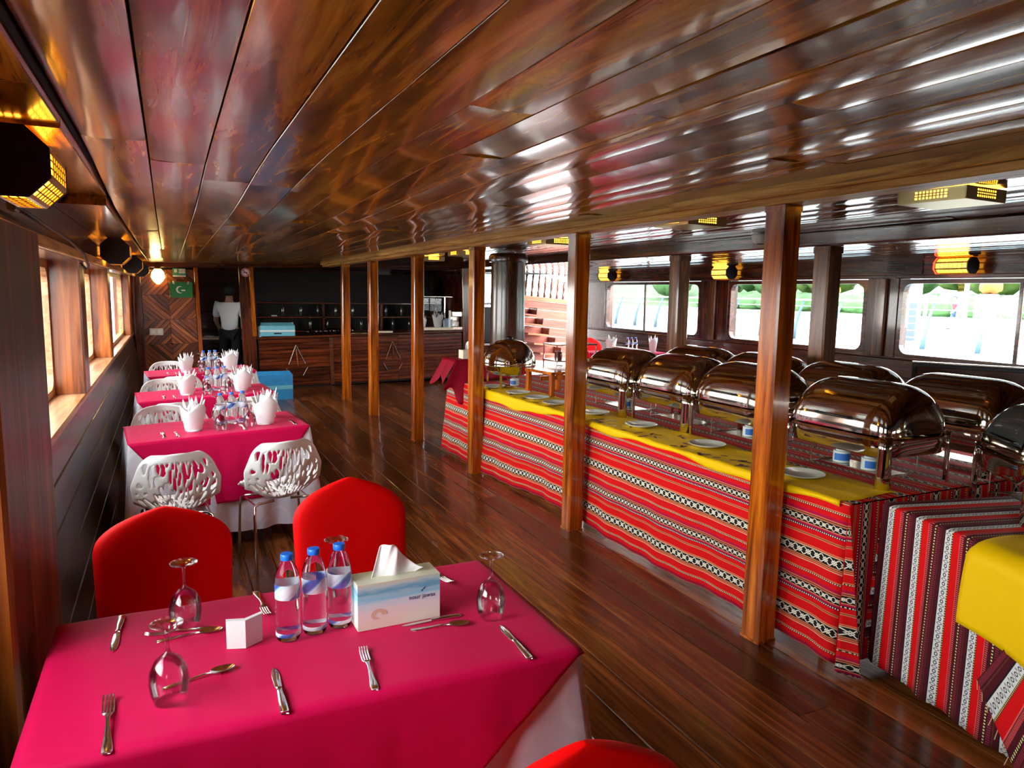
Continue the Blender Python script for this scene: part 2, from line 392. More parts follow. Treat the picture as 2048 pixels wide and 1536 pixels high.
def slab(zfun, x0, x1, y0, y1, th):
    mb = MB(); st = [y0, 2.6, 3.2, 3.8, 4.6, y1]; xs = [x0, 2.35, x1]
    mb.grid(lambda u, v: (xs[round(u*2)], st[round(v*5)], zfun(xs[round(u*2)], st[round(v*5)])), 2, 5)
    mb.grid(lambda u, v: (xs[round(u*2)], st[round(v*5)], zfun(xs[round(u*2)], st[round(v*5)])-th), 2, 5, flip=True)
    return mb
floor = struct(slab(lambda x, y: zf(x, y)-.02, -.75, 7.25, -3, 15.2, .06).build('floor', M_dark))
def fl(x0, x1, y0, y1):
    if x0 > 3.0 and y1 < 3.0: pass
    plank(x0, x1, y0, y1, lambda x, y: zf(x, y), .018, M_floor, 'plank', floor)
rows(-.46, 3.2, .165, -.5, 13.6, 2.4, 4.6, fl)
rows(3.2, 7.2, .2, -.5, 13.6, 4, 7, fl)
# ------------------------------------------------------------------ ceiling
def zc(x, y): return 2.135 - .0045*max(0, y) + zf(x, y)*.8 - .02*max(0, x-4.3)
ceiling = struct(slab(lambda x, y: zc(x, y)+.08, -.75, 7.3, -3, 15.2, .05).build('ceiling', M_dark))
def ce(x0, x1, y0, y1):
    plank(x0, x1, y0, y1, lambda x, y: zc(x, y), .022, M_ceil, 'plank', ceiling, up=False, roll=random.uniform(-.02, .02))
def ce2(x0, x1, y0, y1):
    plank(x0, x1, y0, y1, lambda x, y: zc(x, y), .022, M_ceil2, 'plank', ceiling, up=False, roll=random.uniform(-.08, .01))
rows(-.235, 1.1, .191, -1, 12.7, 1.6, 3.2, ce, gap=.005)
rows(1.1, 2.38, .16, -1, 12.7, 2.5, 4.5, ce, gap=.004)
rows(2.46, 7.2, .132, -1, 12.7, 4, 7, ce2, gap=.003)
# beam along the first row of posts, two stepped boards
PX = [(2.478,2.458),(2.462,4.245),(2.436,5.985),(2.40,7.585),(2.355,9.33),(2.33,10.85)]
def px_at(y):
    ys = [p[1] for p in PX]
    if y <= ys[0]: return PX[0][0]
    if y >= ys[-1]: return PX[-1][0]
    for (xa, ya), (xb, yb) in zip(PX, PX[1:]):
        if ya <= y <= yb: return xa+(xb-xa)*(y-ya)/(yb-ya)
def beam(name, dx0, dx1, dz0, dz1):
    mb = MB(); st = [-1+i*.7 for i in range(20)]; c = .005
    for y in st:
        xa = px_at(y)+dx0; xb = px_at(y)+dx1; z = 2.135-.0045*max(0, y); z0 = z+dz0; z1 = z+dz1
        mb.v += [(xa, y, z0+c), (xa+c, y, z0), (xb-c, y, z0), (xb, y, z0+c), (xb, y, z1), (xa, y, z1)]
    for j in range(len(st)-1):
        for i in range(6):
            i2 = (i+1) % 6; mb.face((j*6+i, j*6+i2, (j+1)*6+i2, (j+1)*6+i)[::-1])
    mb.face(range(6)); mb.face([(len(st)-1)*6+i for i in range(6)][::-1])
    return mb
struct(beam('trim_1', -.045, .16, -.035, .06).build('trim_1', M_beam))
struct(beam('trim_2', -.015, .13, -.066, -.036).build('trim_2', M_beam))
b2 = MB(); b2.chbox(4.2, 4.36, -1, 12.55, 2.01, 2.12, 'Y', .012); struct(b2.build('trim_3', M_dwoody))
# left soffit boards beside the ceiling edge
sf = MB(); sf.box(-.75, -.24, -3, 12.6, 2.1, 2.16)
soff = struct(sf.build('trim_4', M_dark))
for a, b in ((-1, 1.9), (1.9, 2.32), (2.33, 3.9), (3.9, 6.5), (6.5, 9.4), (9.4, 12.58)):
    q = MB(); q.chbox(-.47, -.243, a+.002, b-.002, 2.075+zf(-.3,(a+b)/2)*.7, 2.1, 'Y', .004); q.build('plank', M_ceil, soff)

# ------------------------------------------------------------------ posts
ps = MB(); ps.prism([(.008,0),(.107,0),(.115,.008),(.115,.107),(.107,.115),(.008,.115),(0,.107),(0,.008)], 0, 1, 'Z')
ORD = ['nearest, beside the corner of the striped buffet', 'second from the camera, in front of the striped buffet', 'third from the camera, near the burgundy cloth', 'fourth from the camera, standing free of the buffet', 'fifth from the camera, before the bar counter', 'farthest from the camera, before the bar counter']
for i, (x, y) in enumerate(PX):
    mb = MB(); z1 = 2.135-.0045*y-.066; z0 = zf(x+.05, y)
    mb.chbox(0, .115, 0, .115, 0, z1-z0-.001, 'Z', .009)
    o = thing('post', 'square varnished aisle post, '+ORD[i], 'post', (x, y, z0), group='posts of the aisle row')
    mb.build('shaft', M_post, o)
    for k in (0, 1):
        sh = MB(); sh.chbox(-.004, .119, -.004, .119, 0 if k == 0 else z1-z0-.03, .012 if k == 0 else z1-z0-.002, 'Z', .008); sh.build('collar', M_post, o)
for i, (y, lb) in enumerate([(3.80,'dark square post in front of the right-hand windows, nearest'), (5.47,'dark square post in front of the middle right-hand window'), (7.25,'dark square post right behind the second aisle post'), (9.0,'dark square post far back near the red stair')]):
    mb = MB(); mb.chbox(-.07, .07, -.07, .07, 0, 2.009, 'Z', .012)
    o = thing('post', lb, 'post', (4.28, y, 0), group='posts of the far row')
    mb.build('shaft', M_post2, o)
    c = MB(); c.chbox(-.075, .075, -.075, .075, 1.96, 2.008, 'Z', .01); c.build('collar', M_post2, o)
M_mast = wood('mast_wood', [(.02,.006,.003),(.06,.017,.007),(.12,.035,.014)], rough=.3, axis='Z', coat=.3)
o = thing('mast', 'thick round dark mast behind the round food warmer', 'mast', (3.44, 7.42, 0))
mb = MB(); mb.lathe([(.2,0),(.2,.3),(.195,1.4),(.19,2.075)], 20); auto_smooth(mb.build('trunk', M_mast, o))
mb = MB(); mb.lathe([(.215,1.98),(.22,2.0),(.22,2.04),(.2,2.07)], 20); auto_smooth(mb.build('collar', M_mast, o))

# ------------------------------------------------------------------ left wall
WL = -.70
wl = MB(); wl.add([(-.40,-3,-.12),(-.75,-3,-.12),(-.75,-3,.92),(-.54,-3,.92),(-.40,12.6,-.12),(-.75,12.6,-.12),(-.75,12.6,.92),(-.54,12.6,.92)], [(0,1,2,3),(7,6,5,4),(0,3,7,4),(1,5,6,2),(3,2,6,7),(0,4,5,1)])
wall_left = struct(wl.build('wall_left', M_dark))
nb = 6
for i in range(nb):
    t0, t1 = i/nb, (i+1)/nb
    y = -.8
    while y < 12.5:
        L = random.uniform(2.6, 4.6); e = min(12.58, y+L)
        if 12.58-e < 1: e = 12.58
        q = MB(); x0 = -.395-.14*t0; x1 = -.395-.14*t1; z0 = -.09+1.01*t0+.003; z1 = -.09+1.01*t1-.003
        c = .006; n_ = (.014, .002)
        pr = [(x0, z0), (x0+n_[0], z0+c), (x1+n_[0], z1-c), (x1, z1)]
        k = len(q.v)
        q.prism([(a, b) for a, b in pr], y+.003, e-.003, 'Y'); q.build('plank', M_hull, wall_left); y = e
sl = MB(); sl.chbox(-.76, -.50, -3, 12.58, .925, .962, 'Y', .006); struct(sl.build('trim_5', M_sill))
def leftpier(y0, y1, x1, z0, mat, name):
    mb = MB(); mb.chbox(WL, x1, y0, y1, z0, 1.80, 'Z', .01); return struct(mb.build(name, mat))
leftpier(-.3, .85, -.50, .963, M_pier, 'trim_6'); leftpier(-3.0, -1.7, -.50, .963, M_pier, 'trim_60')
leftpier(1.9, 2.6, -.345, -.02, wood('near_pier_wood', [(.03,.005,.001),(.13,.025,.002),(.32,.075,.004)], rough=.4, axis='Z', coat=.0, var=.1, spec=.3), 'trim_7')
leftpier(5.33, 5.62, -.50, .963, M_pier, 'trim_8'); leftpier(5.63, 5.78, -.53, .963, M_pier, 'trim_9')
leftpier(8.0, 8.3, -.52, .963, M_pier, 'trim_10'); leftpier(8.31, 8.5, -.55, .963, M_pier, 'trim_11')
leftpier(11.6, 12.15, -.50, .963, M_pier, 'trim_12'); leftpier(12.16, 12.58, -.46, .963, M_dwood, 'trim_13')
hd = MB(); hd.chbox(-.78, -.47, -3, 12.58, 1.80, 2.1, 'Y', .008); struct(hd.build('trim_14', M_dwoody))
hd = MB(); hd.chbox(-.468, -.445, 2.62, 12.5, 1.80, 1.85, 'Y', .005); struct(hd.build('trim_15', M_beam))
def side_window(k, xx, y0, y1, z0, z1, mul, mat, inner):
    d = 1 if inner > xx else -1
    r = .05; t = .045
    def ring(a0, a1, b0, b1, r):
        out = []
        for cx, cy, a in ((a1-r, b0+r, -90), (a1-r, b1-r, 0), (a0+r, b1-r, 90), (a0+r, b0+r, 180)):
            for j in range(5):
                th = math.radians(a+90*j/4); out.append((cx+r*math.cos(th), cy+r*math.sin(th)))
        return out
    A = ring(y0, y1, z0, z1, .01); B = ring(y0+t, y1-t, z0+t, z1-t, .09)
    mb = MB(); n = len(A)
    for x in (xx, inner):
        mb.v += [(x, p[0], p[1]) for p in A] + [(x, p[0], p[1]) for p in B]
    for i in range(n):
        j = (i+1) % n
        mb.face((i, j, n+j, n+i)); mb.face((2*n+i, 3*n+i, 3*n+j, 2*n+j)); mb.face((n+i, n+j, 3*n+j, 3*n+i)); mb.face((i, 2*n+i, 2*n+j, j))
    o = struct(mb.build('window_%d' % k, mat))
    cuts = [y0+t*.7] + list(mul) + [y1-t*.7]
    xp = (xx+inner)/2
    for a, b in zip(cuts, cuts[1:]):
        p = MB(); p.box(xp-.003, xp+.003, a+.003, b-.003, z0+t*.7, z1-t*.7); p.build('pane', M_pane, o)
    for mmm in mul:
        p = MB(); p.chbox(xp-.012, xp+.012, mmm-.018, mmm+.018, z0+t*.8, z1-t*.8, 'Z', .003); p.build('sash_bar', mat, o)
WZ0, WZ1 = 1.015, 1.855
k = 1
for a, b in WINS:
    side_window(k, 7.20, a, b, WZ0, WZ1, [a+(b-a)*.55] if a > 0 else [], M_dwoody, 7.13); k += 1
LW = [(-1.7, -.3), (.85, 1.9), (2.6, 5.33), (5.78, 8.0), (8.5, 11.6)]
for a, b in LW:
    wx = WL if a < 8 else -.62
    side_window(k, wx-.03, a, b, .963, 1.80, [(a+b)/2] if 1.2 < b-a < 3 else [], M_sill, wx+.03); k += 1
q = MB(); q.box(-.75, 7.3, -3.1, -3.0, -.05, 2.2); wall_rear = struct(q.build('wall_rear', M_dark))
for i in range(11):
    q = MB(); q.chbox(-.6, 7.2, -3.0, -2.97, .19*i+.003, .19*(i+1)-.003, 'X', .006); q.build('plank', M_dwoodx, wall_rear)
# ------------------------------------------------------------------ right wall
wr = MB(); wr.box(7.22, 7.3, -3, 12.6, -.05, 1.0); wall_right = struct(wr.build('wall_right', M_dark))
for i in range(5):
    for a, b in ((-1, 2.9), (2.9, 6.3), (6.3, 9.4), (9.4, 12.58)):
        q = MB(); q.chbox(7.195, 7.22, a+.003, b-.003, .198*i+.005, .198*(i+1)-.002, 'Y', .006); q.build('plank', M_dwoody, wall_right)
sl = MB(); sl.chbox(7.09, 7.3, -3, 12.58, 1.0, 1.02, 'Y', .006); struct(sl.build('trim_16', M_dwoody))
i = 17
for y0, y1 in ((-3.0, 2.62), (5.35, 5.75), (8.0, 8.6), (11.2, 12.58)):
    q = MB(); q.chbox(7.12, 7.3, y0, y1, 1.021, 1.86, 'Z', .01); struct(q.build('trim_%d' % i, M_dwood)); i += 1
    q = MB(); q.chbox(7.08, 7.12, (y0+y1)/2-.07, (y0+y1)/2+.07, 1.021, 1.86, 'Z', .01); struct(q.build('trim_%d' % i, M_post2)); i += 1
hd = MB(); hd.chbox(7.06, 7.3, -3, 12.58, 1.86, 2.13, 'Y', .008); struct(hd.build('trim_40', M_dwoody))
hd = MB(); hd.chbox(7.03, 7.06, -1, 12.58, 1.86, 1.90, 'Y', .006); struct(hd.build('trim_41', M_dwoody))

# ------------------------------------------------------------------ back wall (leans with the deck's fall)
BW = Vector((2.35, 12.6, 0)); BR_ = (0, -.027, 0)
def bw(mb, name, mat, kind='structure', parent=None):
    o = mb.build(name, mat, parent, loc=None if parent else tuple(BW), rot=None if parent else BR_)
    if kind == 'structure' and not parent: struct(o)
    return o
def L(x): return x-2.35
m0 = MB(); m0.box(L(-.46), L(.45), .03, .09, -.02, 2.03)
wall_back = bw(m0, 'wall_back', M_dark)
# herringbone slats: chevron cells clipped to rectangles, each slat a part
def clip(poly, x0, x1, z0, z1):
    for ax, lim, sg in ((0, x0, 1), (0, x1, -1), (1, z0, 1), (1, z1, -1)):
        out = []
        for i in range(len(poly)):
            a, b = poly[i], poly[(i+1) % len(poly)]
            da, db = (a[ax]-lim)*sg, (b[ax]-lim)*sg
            if da >= 0: out.append(a)
            if (da >= 0) != (db >= 0):
                t = da/(da-db); out.append((a[0]+(b[0]-a[0])*t, a[1]+(b[1]-a[1])*t))
        poly = out
        if not poly: return []
    return poly
cx = .045; hw = .375
for zi in range(5):
    z0, z1 = max(.02, 1.21+.385*(zi-3)), 1.21+.385*(zi-2)
    for sd_ in (-1, 1):
        xa, xb = (cx-hw, cx) if sd_ < 0 else (cx, cx+hw)
        dirn = -1 if (zi % 2 == 0) == (sd_ > 0) else 1
        wdt = .058
        kx, kz = (xa+xb)/2, (z0+z1)/2
        d = Vector((1, dirn)).normalized(); nn = Vector((-d.y, d.x))
        for q in range(-6, 7):
            c = Vector((kx, kz)) + nn*wdt*q; h = wdt/2-.003
            pl = [c-d*1-nn*h, c+d*1-nn*h, c+d*1+nn*h, c-d*1+nn*h]
            pl = clip([(p.x, p.y) for p in pl], xa+.002, xb-.002, z0+.002, min(z1, 1.985)-.002)
            if len(pl) < 3: continue
            px_, pz_ = sum(p[0] for p in pl)/len(pl), sum(p[1] for p in pl)/len(pl)
            ca, sa = d.x, -d.y
            mb = MB(); dep = random.uniform(0, .006)
            mb.prism([((p[0]-px_)*ca-(p[1]-pz_)*sa, (p[0]-px_)*sa+(p[1]-pz_)*ca) for p in pl], 0, .03, 'Y')
            o = mb.build('slat', M_slat, wall_back); o.location = (L(px_), -.0-dep, pz_); o.rotation_euler = (0, -math.atan2(d.y, d.x), 0)
i = 50
for (x0, x1, z0, z1, y0, y1, mt) in ((-.46,-.33,0,2.011,-.03,.03,M_dwood), (.425,.485,0,2.011,-.04,.06,M_post), (1.085,1.30,0,2.011,-.05,.08,M_dwood), (1.245,1.31,.9,2.011,-.07,.02,M_post),
                                     (-.46,6.2,2.012,2.13,-.06,.1,M_dwoodx), (4.95,5.2,0,2.011,-.03,.08,M_dwood), (6.08,6.2,0,2.011,-.03,.08,M_post2)):
    q = MB(); q.chbox(L(x0), L(x1), y0, y1, z0, z1, 'X' if x1-x0 > 3 else 'Z', .008); bw(q, 'trim_%d' % i, mt); i += 1
# wall piece right of the bar with a small bright window and a black locker
q = MB(); q.box(L(5.2), L(6.08), 0, .06, 0, .62); q.box(L(5.2), L(6.08), 0, .06, 1.93, 2.011); q.box(L(5.62), L(6.08), 0, .06, .62, 1.93); bw(q, 'trim_%d' % i, M_dwood); i += 1
q = MB(); q.chbox(L(5.24), L(5.6), 0, .05, 1.33, 1.37, 'X', .004); bw(q, 'trim_%d' % i, M_white)
q = MB(); q.box(L(5.2), L(5.62), .02, .028, 1.37, 1.93); bw(q, 'window_20', M_pane)
o = thing('locker', 'black locker door under the small window at the end of the bar', 'locker', (5.42, 12.6, .69))
q = MB(); q.chbox(-.17, .17, 0, .1, 0, .68, 'Z', .01); q.build('body', M_black, o); q = MB(); q.chbox(-.2, .2, -.02, .0, -.04, -.005, 'X', .004); q.build('ledge', M_white, o)
# dark pantry behind
q = MB(); q.box(-.6, 5.3, 15.0, 15.1, -.2, 2.1); q.box(-.7, -.6, 12.7, 15.1, -.2, 2.1); q.box(5.2, 5.3, 12.75, 15.1, -.1, 2.03); struct(q.build('wall_pantry', M_dwoodx))
q = MB(); q.box(-.7, 5.3, 12.72, 15.1, 2.03, 2.07); struct(q.build('ceiling_pantry', M_dwoodx))
# ------------------------------------------------------------------ bar counter
bar = tag(empty('bar_counter', tuple(BW), BR_), 'long slatted bar counter of dark red wood before the dark bar', 'counter')
q = MB(); q.box(L(1.32), L(4.94), .02, .55, .0, .835); q.build('body', M_dark, bar)
q = MB(); q.chbox(L(1.31), L(4.94), -.04, .6, .838, .875, 'X', .008); q.build('worktop', M_dwoodx, bar)
for zi in range(13):
    z0 = .03+zi*.0615
    for a, b in ((1.33, 2.5), (2.5, 3.7), (3.7, 4.93)):
        q = MB(); q.chbox(L(a)+.003, L(b)-.003, -.0, .02, z0, z0+.058, 'X', .004); q.build('slat', M_dwoodx, bar)
for xx in (2.52, 4.0):
    q = MB(); q.chbox(L(xx-.03), L(xx+.03), -.02, .0, .02, .83, 'Z', .004); q.build('upright', M_slat, bar)
def emblem(cx_, parent):
    r = .004
    for pts in ([(-.13,.40),(.0,.72),(.14,.40),(-.13,.40)], [(0,.66),(.02,.36)], [(-.18,.34),(.18,.34),(.1,.2),(-.1,.2),(-.18,.34)]):
        for a, b in zip(pts, pts[1:]):
            q = MB(); q.tube([(L(cx_+a[0]), -.012, a[1]), (L(cx_+b[0]), -.012, b[1])], .009, 6); q.build('inlay_strip', M_slat, parent)
emblem(1.93, bar); emblem(3.6, bar)

# ------------------------------------------------------------------ lamps
def frame_rect(mb, P0, P1, P2, P3, w, th, nrm):
    pts = [Vector(p) for p in (P0, P1, P2, P3)]; c = sum(pts, Vector())/4; nrm = Vector(nrm)
    ins = []
    for i, p in enumerate(pts):
        e1 = (pts[(i+1) % 4]-p).normalized(); e2 = (pts[(i-1) % 4]-p).normalized(); ins.append(p+e1*w+e2*w)
    b = len(mb.v)
    for off in (0, th): mb.v += [tuple(p+nrm*off) for p in pts] + [tuple(p+nrm*off) for p in ins]
    for i in range(4):
        j = (i+1) % 4
        mb.face((b+i, b+j, b+4+j, b+4+i)); mb.face((b+8+i, b+12+i, b+12+j, b+8+j)); mb.face((b+4+i, b+4+j, b+12+j, b+12+i)); mb.face((b+i, b+8+i, b+8+j, b+j))
    return pts, ins
def drum_lantern(label, loc, R_=.1, Ln=.34, energy=2, redcap=False, rz=0):
    """octagonal lantern lying along its axis: dark end discs, eight pierced amber panels"""
    o = thing('lantern', label, 'lamp', loc, (0, 0, rz), 'octagonal amber lanterns')
    oc = lambda r, y: [(r*math.cos(PI/8+PI/4*i), y, r*math.sin(PI/8+PI/4*i)) for i in range(8)]
    for y0, y1, nm, mt in ((-Ln/2, -Ln/2+.015, 'end_board', M_blackm), (Ln/2-.015, Ln/2, 'end_board', M_redg if redcap else M_blackm)):
        q = MB(); a = oc(R_, y0); b = oc(R_, y1); q.v += a+b
        for i in range(8): j = (i+1) % 8; q.face((i, j, 8+j, 8+i))
        q.face(list(range(8))); q.face(list(range(15, 7, -1))); q.build(nm, mt, o)
    for i in range(8):
        j = (i+1) % 8; a = oc(R_*.985, -Ln/2+.016); b = oc(R_*.985, Ln/2-.016)
        nrm = Vector((math.cos(PI/4*(i+1)), 0, math.sin(PI/4*(i+1))))
        q = MB(); pts, ins = frame_rect(q, a[i], a[j], b[j], b[i], .011, -.008, nrm)
        # pierced lattice bars
        for k_ in range(1, 7):
            t = k_/7; p0 = ins[0].lerp(ins[3], t); p1 = ins[1].lerp(ins[2], t); q.tube([p0, p1], .0028, 4)
        for t in (.3, .7):
            q.tube([ins[0].lerp(ins[1], t), ins[3].lerp(ins[2], t)], .0028, 4)
        fr = q.build('panel_frame', M_goldw, o)
        g = MB(); g.v += [tuple(p-nrm*.006) for p in ins]; g.face((0, 1, 2, 3)); g.build('amber_pane', M_amber2, fr)
    return o
drum_lantern('large octagonal amber lantern at the top left, nearest the camera', (-.36, 2.48, 1.97), .099, .36)
drum_lantern('second octagonal lantern along the left soffit, behind the nearest', (-.36, 6.6, 1.92), .11, .34)
drum_lantern('third octagonal lantern along the left soffit', (-.36, 9.6, 1.90), .11, .34)
drum_lantern('farthest octagonal lantern on the left, near the herringbone panel', (-.34, 11.8, 1.89), .11, .34)
drum_lantern('glowing lantern with a red end over the nearest right-hand window', (6.93, 4.62, 1.975), .085, .36, redcap=True)
drum_lantern('glowing lantern over the pier between the two nearer right-hand windows', (6.93, 7.9, 1.965), .1, .34)
drum_lantern('glowing lantern over the farthest right-hand window', (6.93, 10.85, 1.965), .1, .34)
def lamp(x, y, z, e, col=(1,.5,.1), r=.05):
    d = bpy.data.lights.new('lamp_glow', 'POINT'); q = bpy.data.objects.new('lamp_glow', d); COL.objects.link(q); d.energy = e; d.color = col; d.shadow_soft_size = r; q.location = (x, y, z)
def box_lamp(label, x, y):
    z = zc(x, y)-.062; o = thing('ceiling_box_lamp', label, 'lamp', (x, y, z), (0, 0, math.radians(4)), 'flat brass box lamps on the ceiling')
    a, h = .15, .055
    q = MB(); q.box(-a+.004, a-.004, -a+.004, a-.004, .006, h-.002); q.build('glow_core', M_amber2, o)
    q = MB(); q.chbox(-a, a, -a, a, 0, .006, 'Z', .004); q.build('bottom_plate', M_goldp, o)
    for k_ in range(4):
        an = PI/2*k_; Mr = Matrix.Rotation(an, 3, 'Z'); q = MB()
        for (x0, x1, z0, z1) in ((-a, -.07, .006, h), (.07, a, .006, h), (-.07, .07, .006, .014), (-.07, .07, h-.008, h)):
            kk = len(q.v); q.box(x0, x1, -a, -a+.004, z0, z1)
        for t in range(1, 9):
            xx = -.07+.14*t/9; q.box(xx-.0035, xx+.0035, -a, -a+.003, .014, h-.008)
        for t in range(1, 3): zz = .014+(h-.022)*t/3; q.box(-.07, .07, -a, -a+.003, zz-.003, zz+.003)
        q.v = [tuple(Mr @ Vector(v)) for v in q.v]; q.build('side_panel', M_goldp, o)
for lb, x, y in (('flat brass box lamp on the right ceiling, largest and nearest', 3.12, 2.13), ('flat brass box lamp between the second aisle post and the nearest post', 2.86, 3.58), ('flat brass box lamp on the ceiling left of the second aisle post', 2.95, 5.5),
                 ('small brass box lamp seen just left of the third aisle post', 3.0, 7.6), ('small brass box lamp right of the fourth aisle post', 3.05, 9.0)):
    box_lamp(lb, x, y)
o = thing('wall_lamp', 'glowing faceted wall lamp on the herringbone panel', 'lamp', (-.135, 12.52, 1.80))
q = MB(); q.lathe([(.02,-.11),(.07,-.06),(.1,0),(.085,.07),(.05,.12)], 8); q.build('shade', M_warmw, o)
q = MB(); q.lathe([(.052,.12),(.055,.125),(.03,.14),(.01,.15)], 8); q.build('cap', M_gold, o)
q = MB(); q.box(-.01, .01, 0, .075, .125, .15); q.build('bracket', M_gold, o)

# ------------------------------------------------------------------ signs and fittings on the back wall
def plate(name, label, cat, x, z, wd, h, mat, th=.012):
    o = thing(name, label, cat, (x, 12.56, z)); q = MB(); q.chbox(-wd/2, wd/2, 0, th, -h/2, h/2, 'Y', .004); q.build('board', mat, o); return o
def text(s, size, mat, parent, loc, rot=(PI/2, 0, 0), name='lettering', ext=.001):
    c = bpy.data.curves.new(name, 'FONT'); c.body = s; c.size = size; c.align_x = 'CENTER'; c.align_y = 'CENTER'; c.extrude = ext; c.resolution_u = 3
    c.materials.append(mat); t = bpy.data.objects.new(name, c); COL.objects.link(t)
    me = bpy.data.meshes.new_from_object(t.evaluated_get(bpy.context.evaluated_depsgraph_get())); bpy.data.objects.remove(t)
    o = bpy.data.objects.new(name, me); COL.objects.link(o); o.parent = parent; o.location = loc; o.rotation_euler = rot; return o
def disc(r, n=20, y=0, c=(0,0)): return [(c[0]+r*math.cos(2*PI*i/n), y, c[1]+r*math.sin(2*PI*i/n)) for i in range(n)]
ex = plate('exit_sign', 'small green and white exit sign high on the herringbone panel', 'sign', .165, 1.875, .185, .13, M_signg)
q = MB(); q.box(-.005, .085, -.004, 0, -.01, .055); q.build('white_field', M_sign, ex)
q = MB(); q.box(-.07, -.03, -.004, 0, .0, .05); q.build('white_field', M_sign, ex)
q = MB(); q.box(-.092, .092, -.004, 0, -.065, -.045); q.build('white_strip', M_sign, ex)
text('EXIT', .045, M_signg, ex, (.04, -.006, .022))
fa = thing('first_aid_box', 'green first aid box with white crescent on the herringbone panel', 'box', (.185, 12.47, 1.61))
q = MB(); q.chbox(-.16, .16, 0, .09, -.12, .12, 'Y', .015); q.build('case', M_green, fa)
q = MB(); r1, r2 = .055, .046
pts = [(r1*math.cos(math.radians(a)), r1*math.sin(math.radians(a))) for a in range(45, 316, 15)] + [(.018+r2*math.cos(math.radians(a)), r2*math.sin(math.radians(a))) for a in range(305, 54, -15)]
for i_ in range(18):
    a0, a1 = math.radians(45+15*i_), math.radians(60+15*i_); b0, b1 = math.radians(52+14.2*i_), math.radians(52+14.2*(i_+1))
    q.add([(r1*math.cos(a0)-.02, -.004, r1*math.sin(a0)), (r1*math.cos(a1)-.02, -.004, r1*math.sin(a1)), (-.005+r2*math.cos(b1), -.004, r2*math.sin(b1)), (-.005+r2*math.cos(b0), -.004, r2*math.sin(b0))], [(0, 1, 2, 3)])
q.build('white_crescent', M_sign, fa)
q = MB(); q.box(.0, .055, -.004, -.002, -.02, .0); q.build('white_mark', M_sign, fa)
for xx in (-.1, .1): q = MB(); q.chbox(xx-.015, xx+.015, -.01, 0, .085, .13, 'Z', .004); q.build('latch', M_steelb, fa)
q = MB(); q.tube([(-.07,-.005,.12),(-.065,-.005,.15),(.065,-.005,.15),(.07,-.005,.12)], .008, 6); q.build('handle', M_black, fa)
ns = thing('no_smoking_sign', 'round white no-smoking sign on the dark post by the doorway', 'sign', (1.14, 12.53, 1.90))
q = MB(); q.v += disc(.07)+disc(.07, y=.01); [q.face((i_, (i_+1) % 20, 20+(i_+1) % 20, 20+i_)) for i_ in range(20)]; q.face(range(20)); q.face(range(39, 19, -1)); q.build('board', M_sign, ns)
q = MB()
for i_ in range(24):
    a0, a1 = 2*PI*i_/24, 2*PI*(i_+1)/24
    q.add([(.066*math.cos(a0), -.003, .066*math.sin(a0)), (.066*math.cos(a1), -.003, .066*math.sin(a1)), (.052*math.cos(a1), -.003, .052*math.sin(a1)), (.052*math.cos(a0), -.003, .052*math.sin(a0))], [(0, 1, 2, 3)])
q.add([(-.045, -.003, .035), (-.035, -.003, .045), (.045, -.003, -.035), (.035, -.003, -.045)], [(0, 1, 2, 3)])
q.build('red_ring', M_signr, ns)
q = MB(); q.box(-.035, .03, -.0025, -.001, -.008, .006); q.build('cigarette', M_black, ns)
sw = plate('switch_plate', 'cream double switch plate low on the herringbone panel', 'switch', -.19, .955, .19, .105, M_cream)
for xx in (-.045, .045): q = MB(); q.chbox(xx-.03, xx+.03, -.006, 0, -.03, .03, 'Y', .004); q.build('rocker', M_sign, sw)

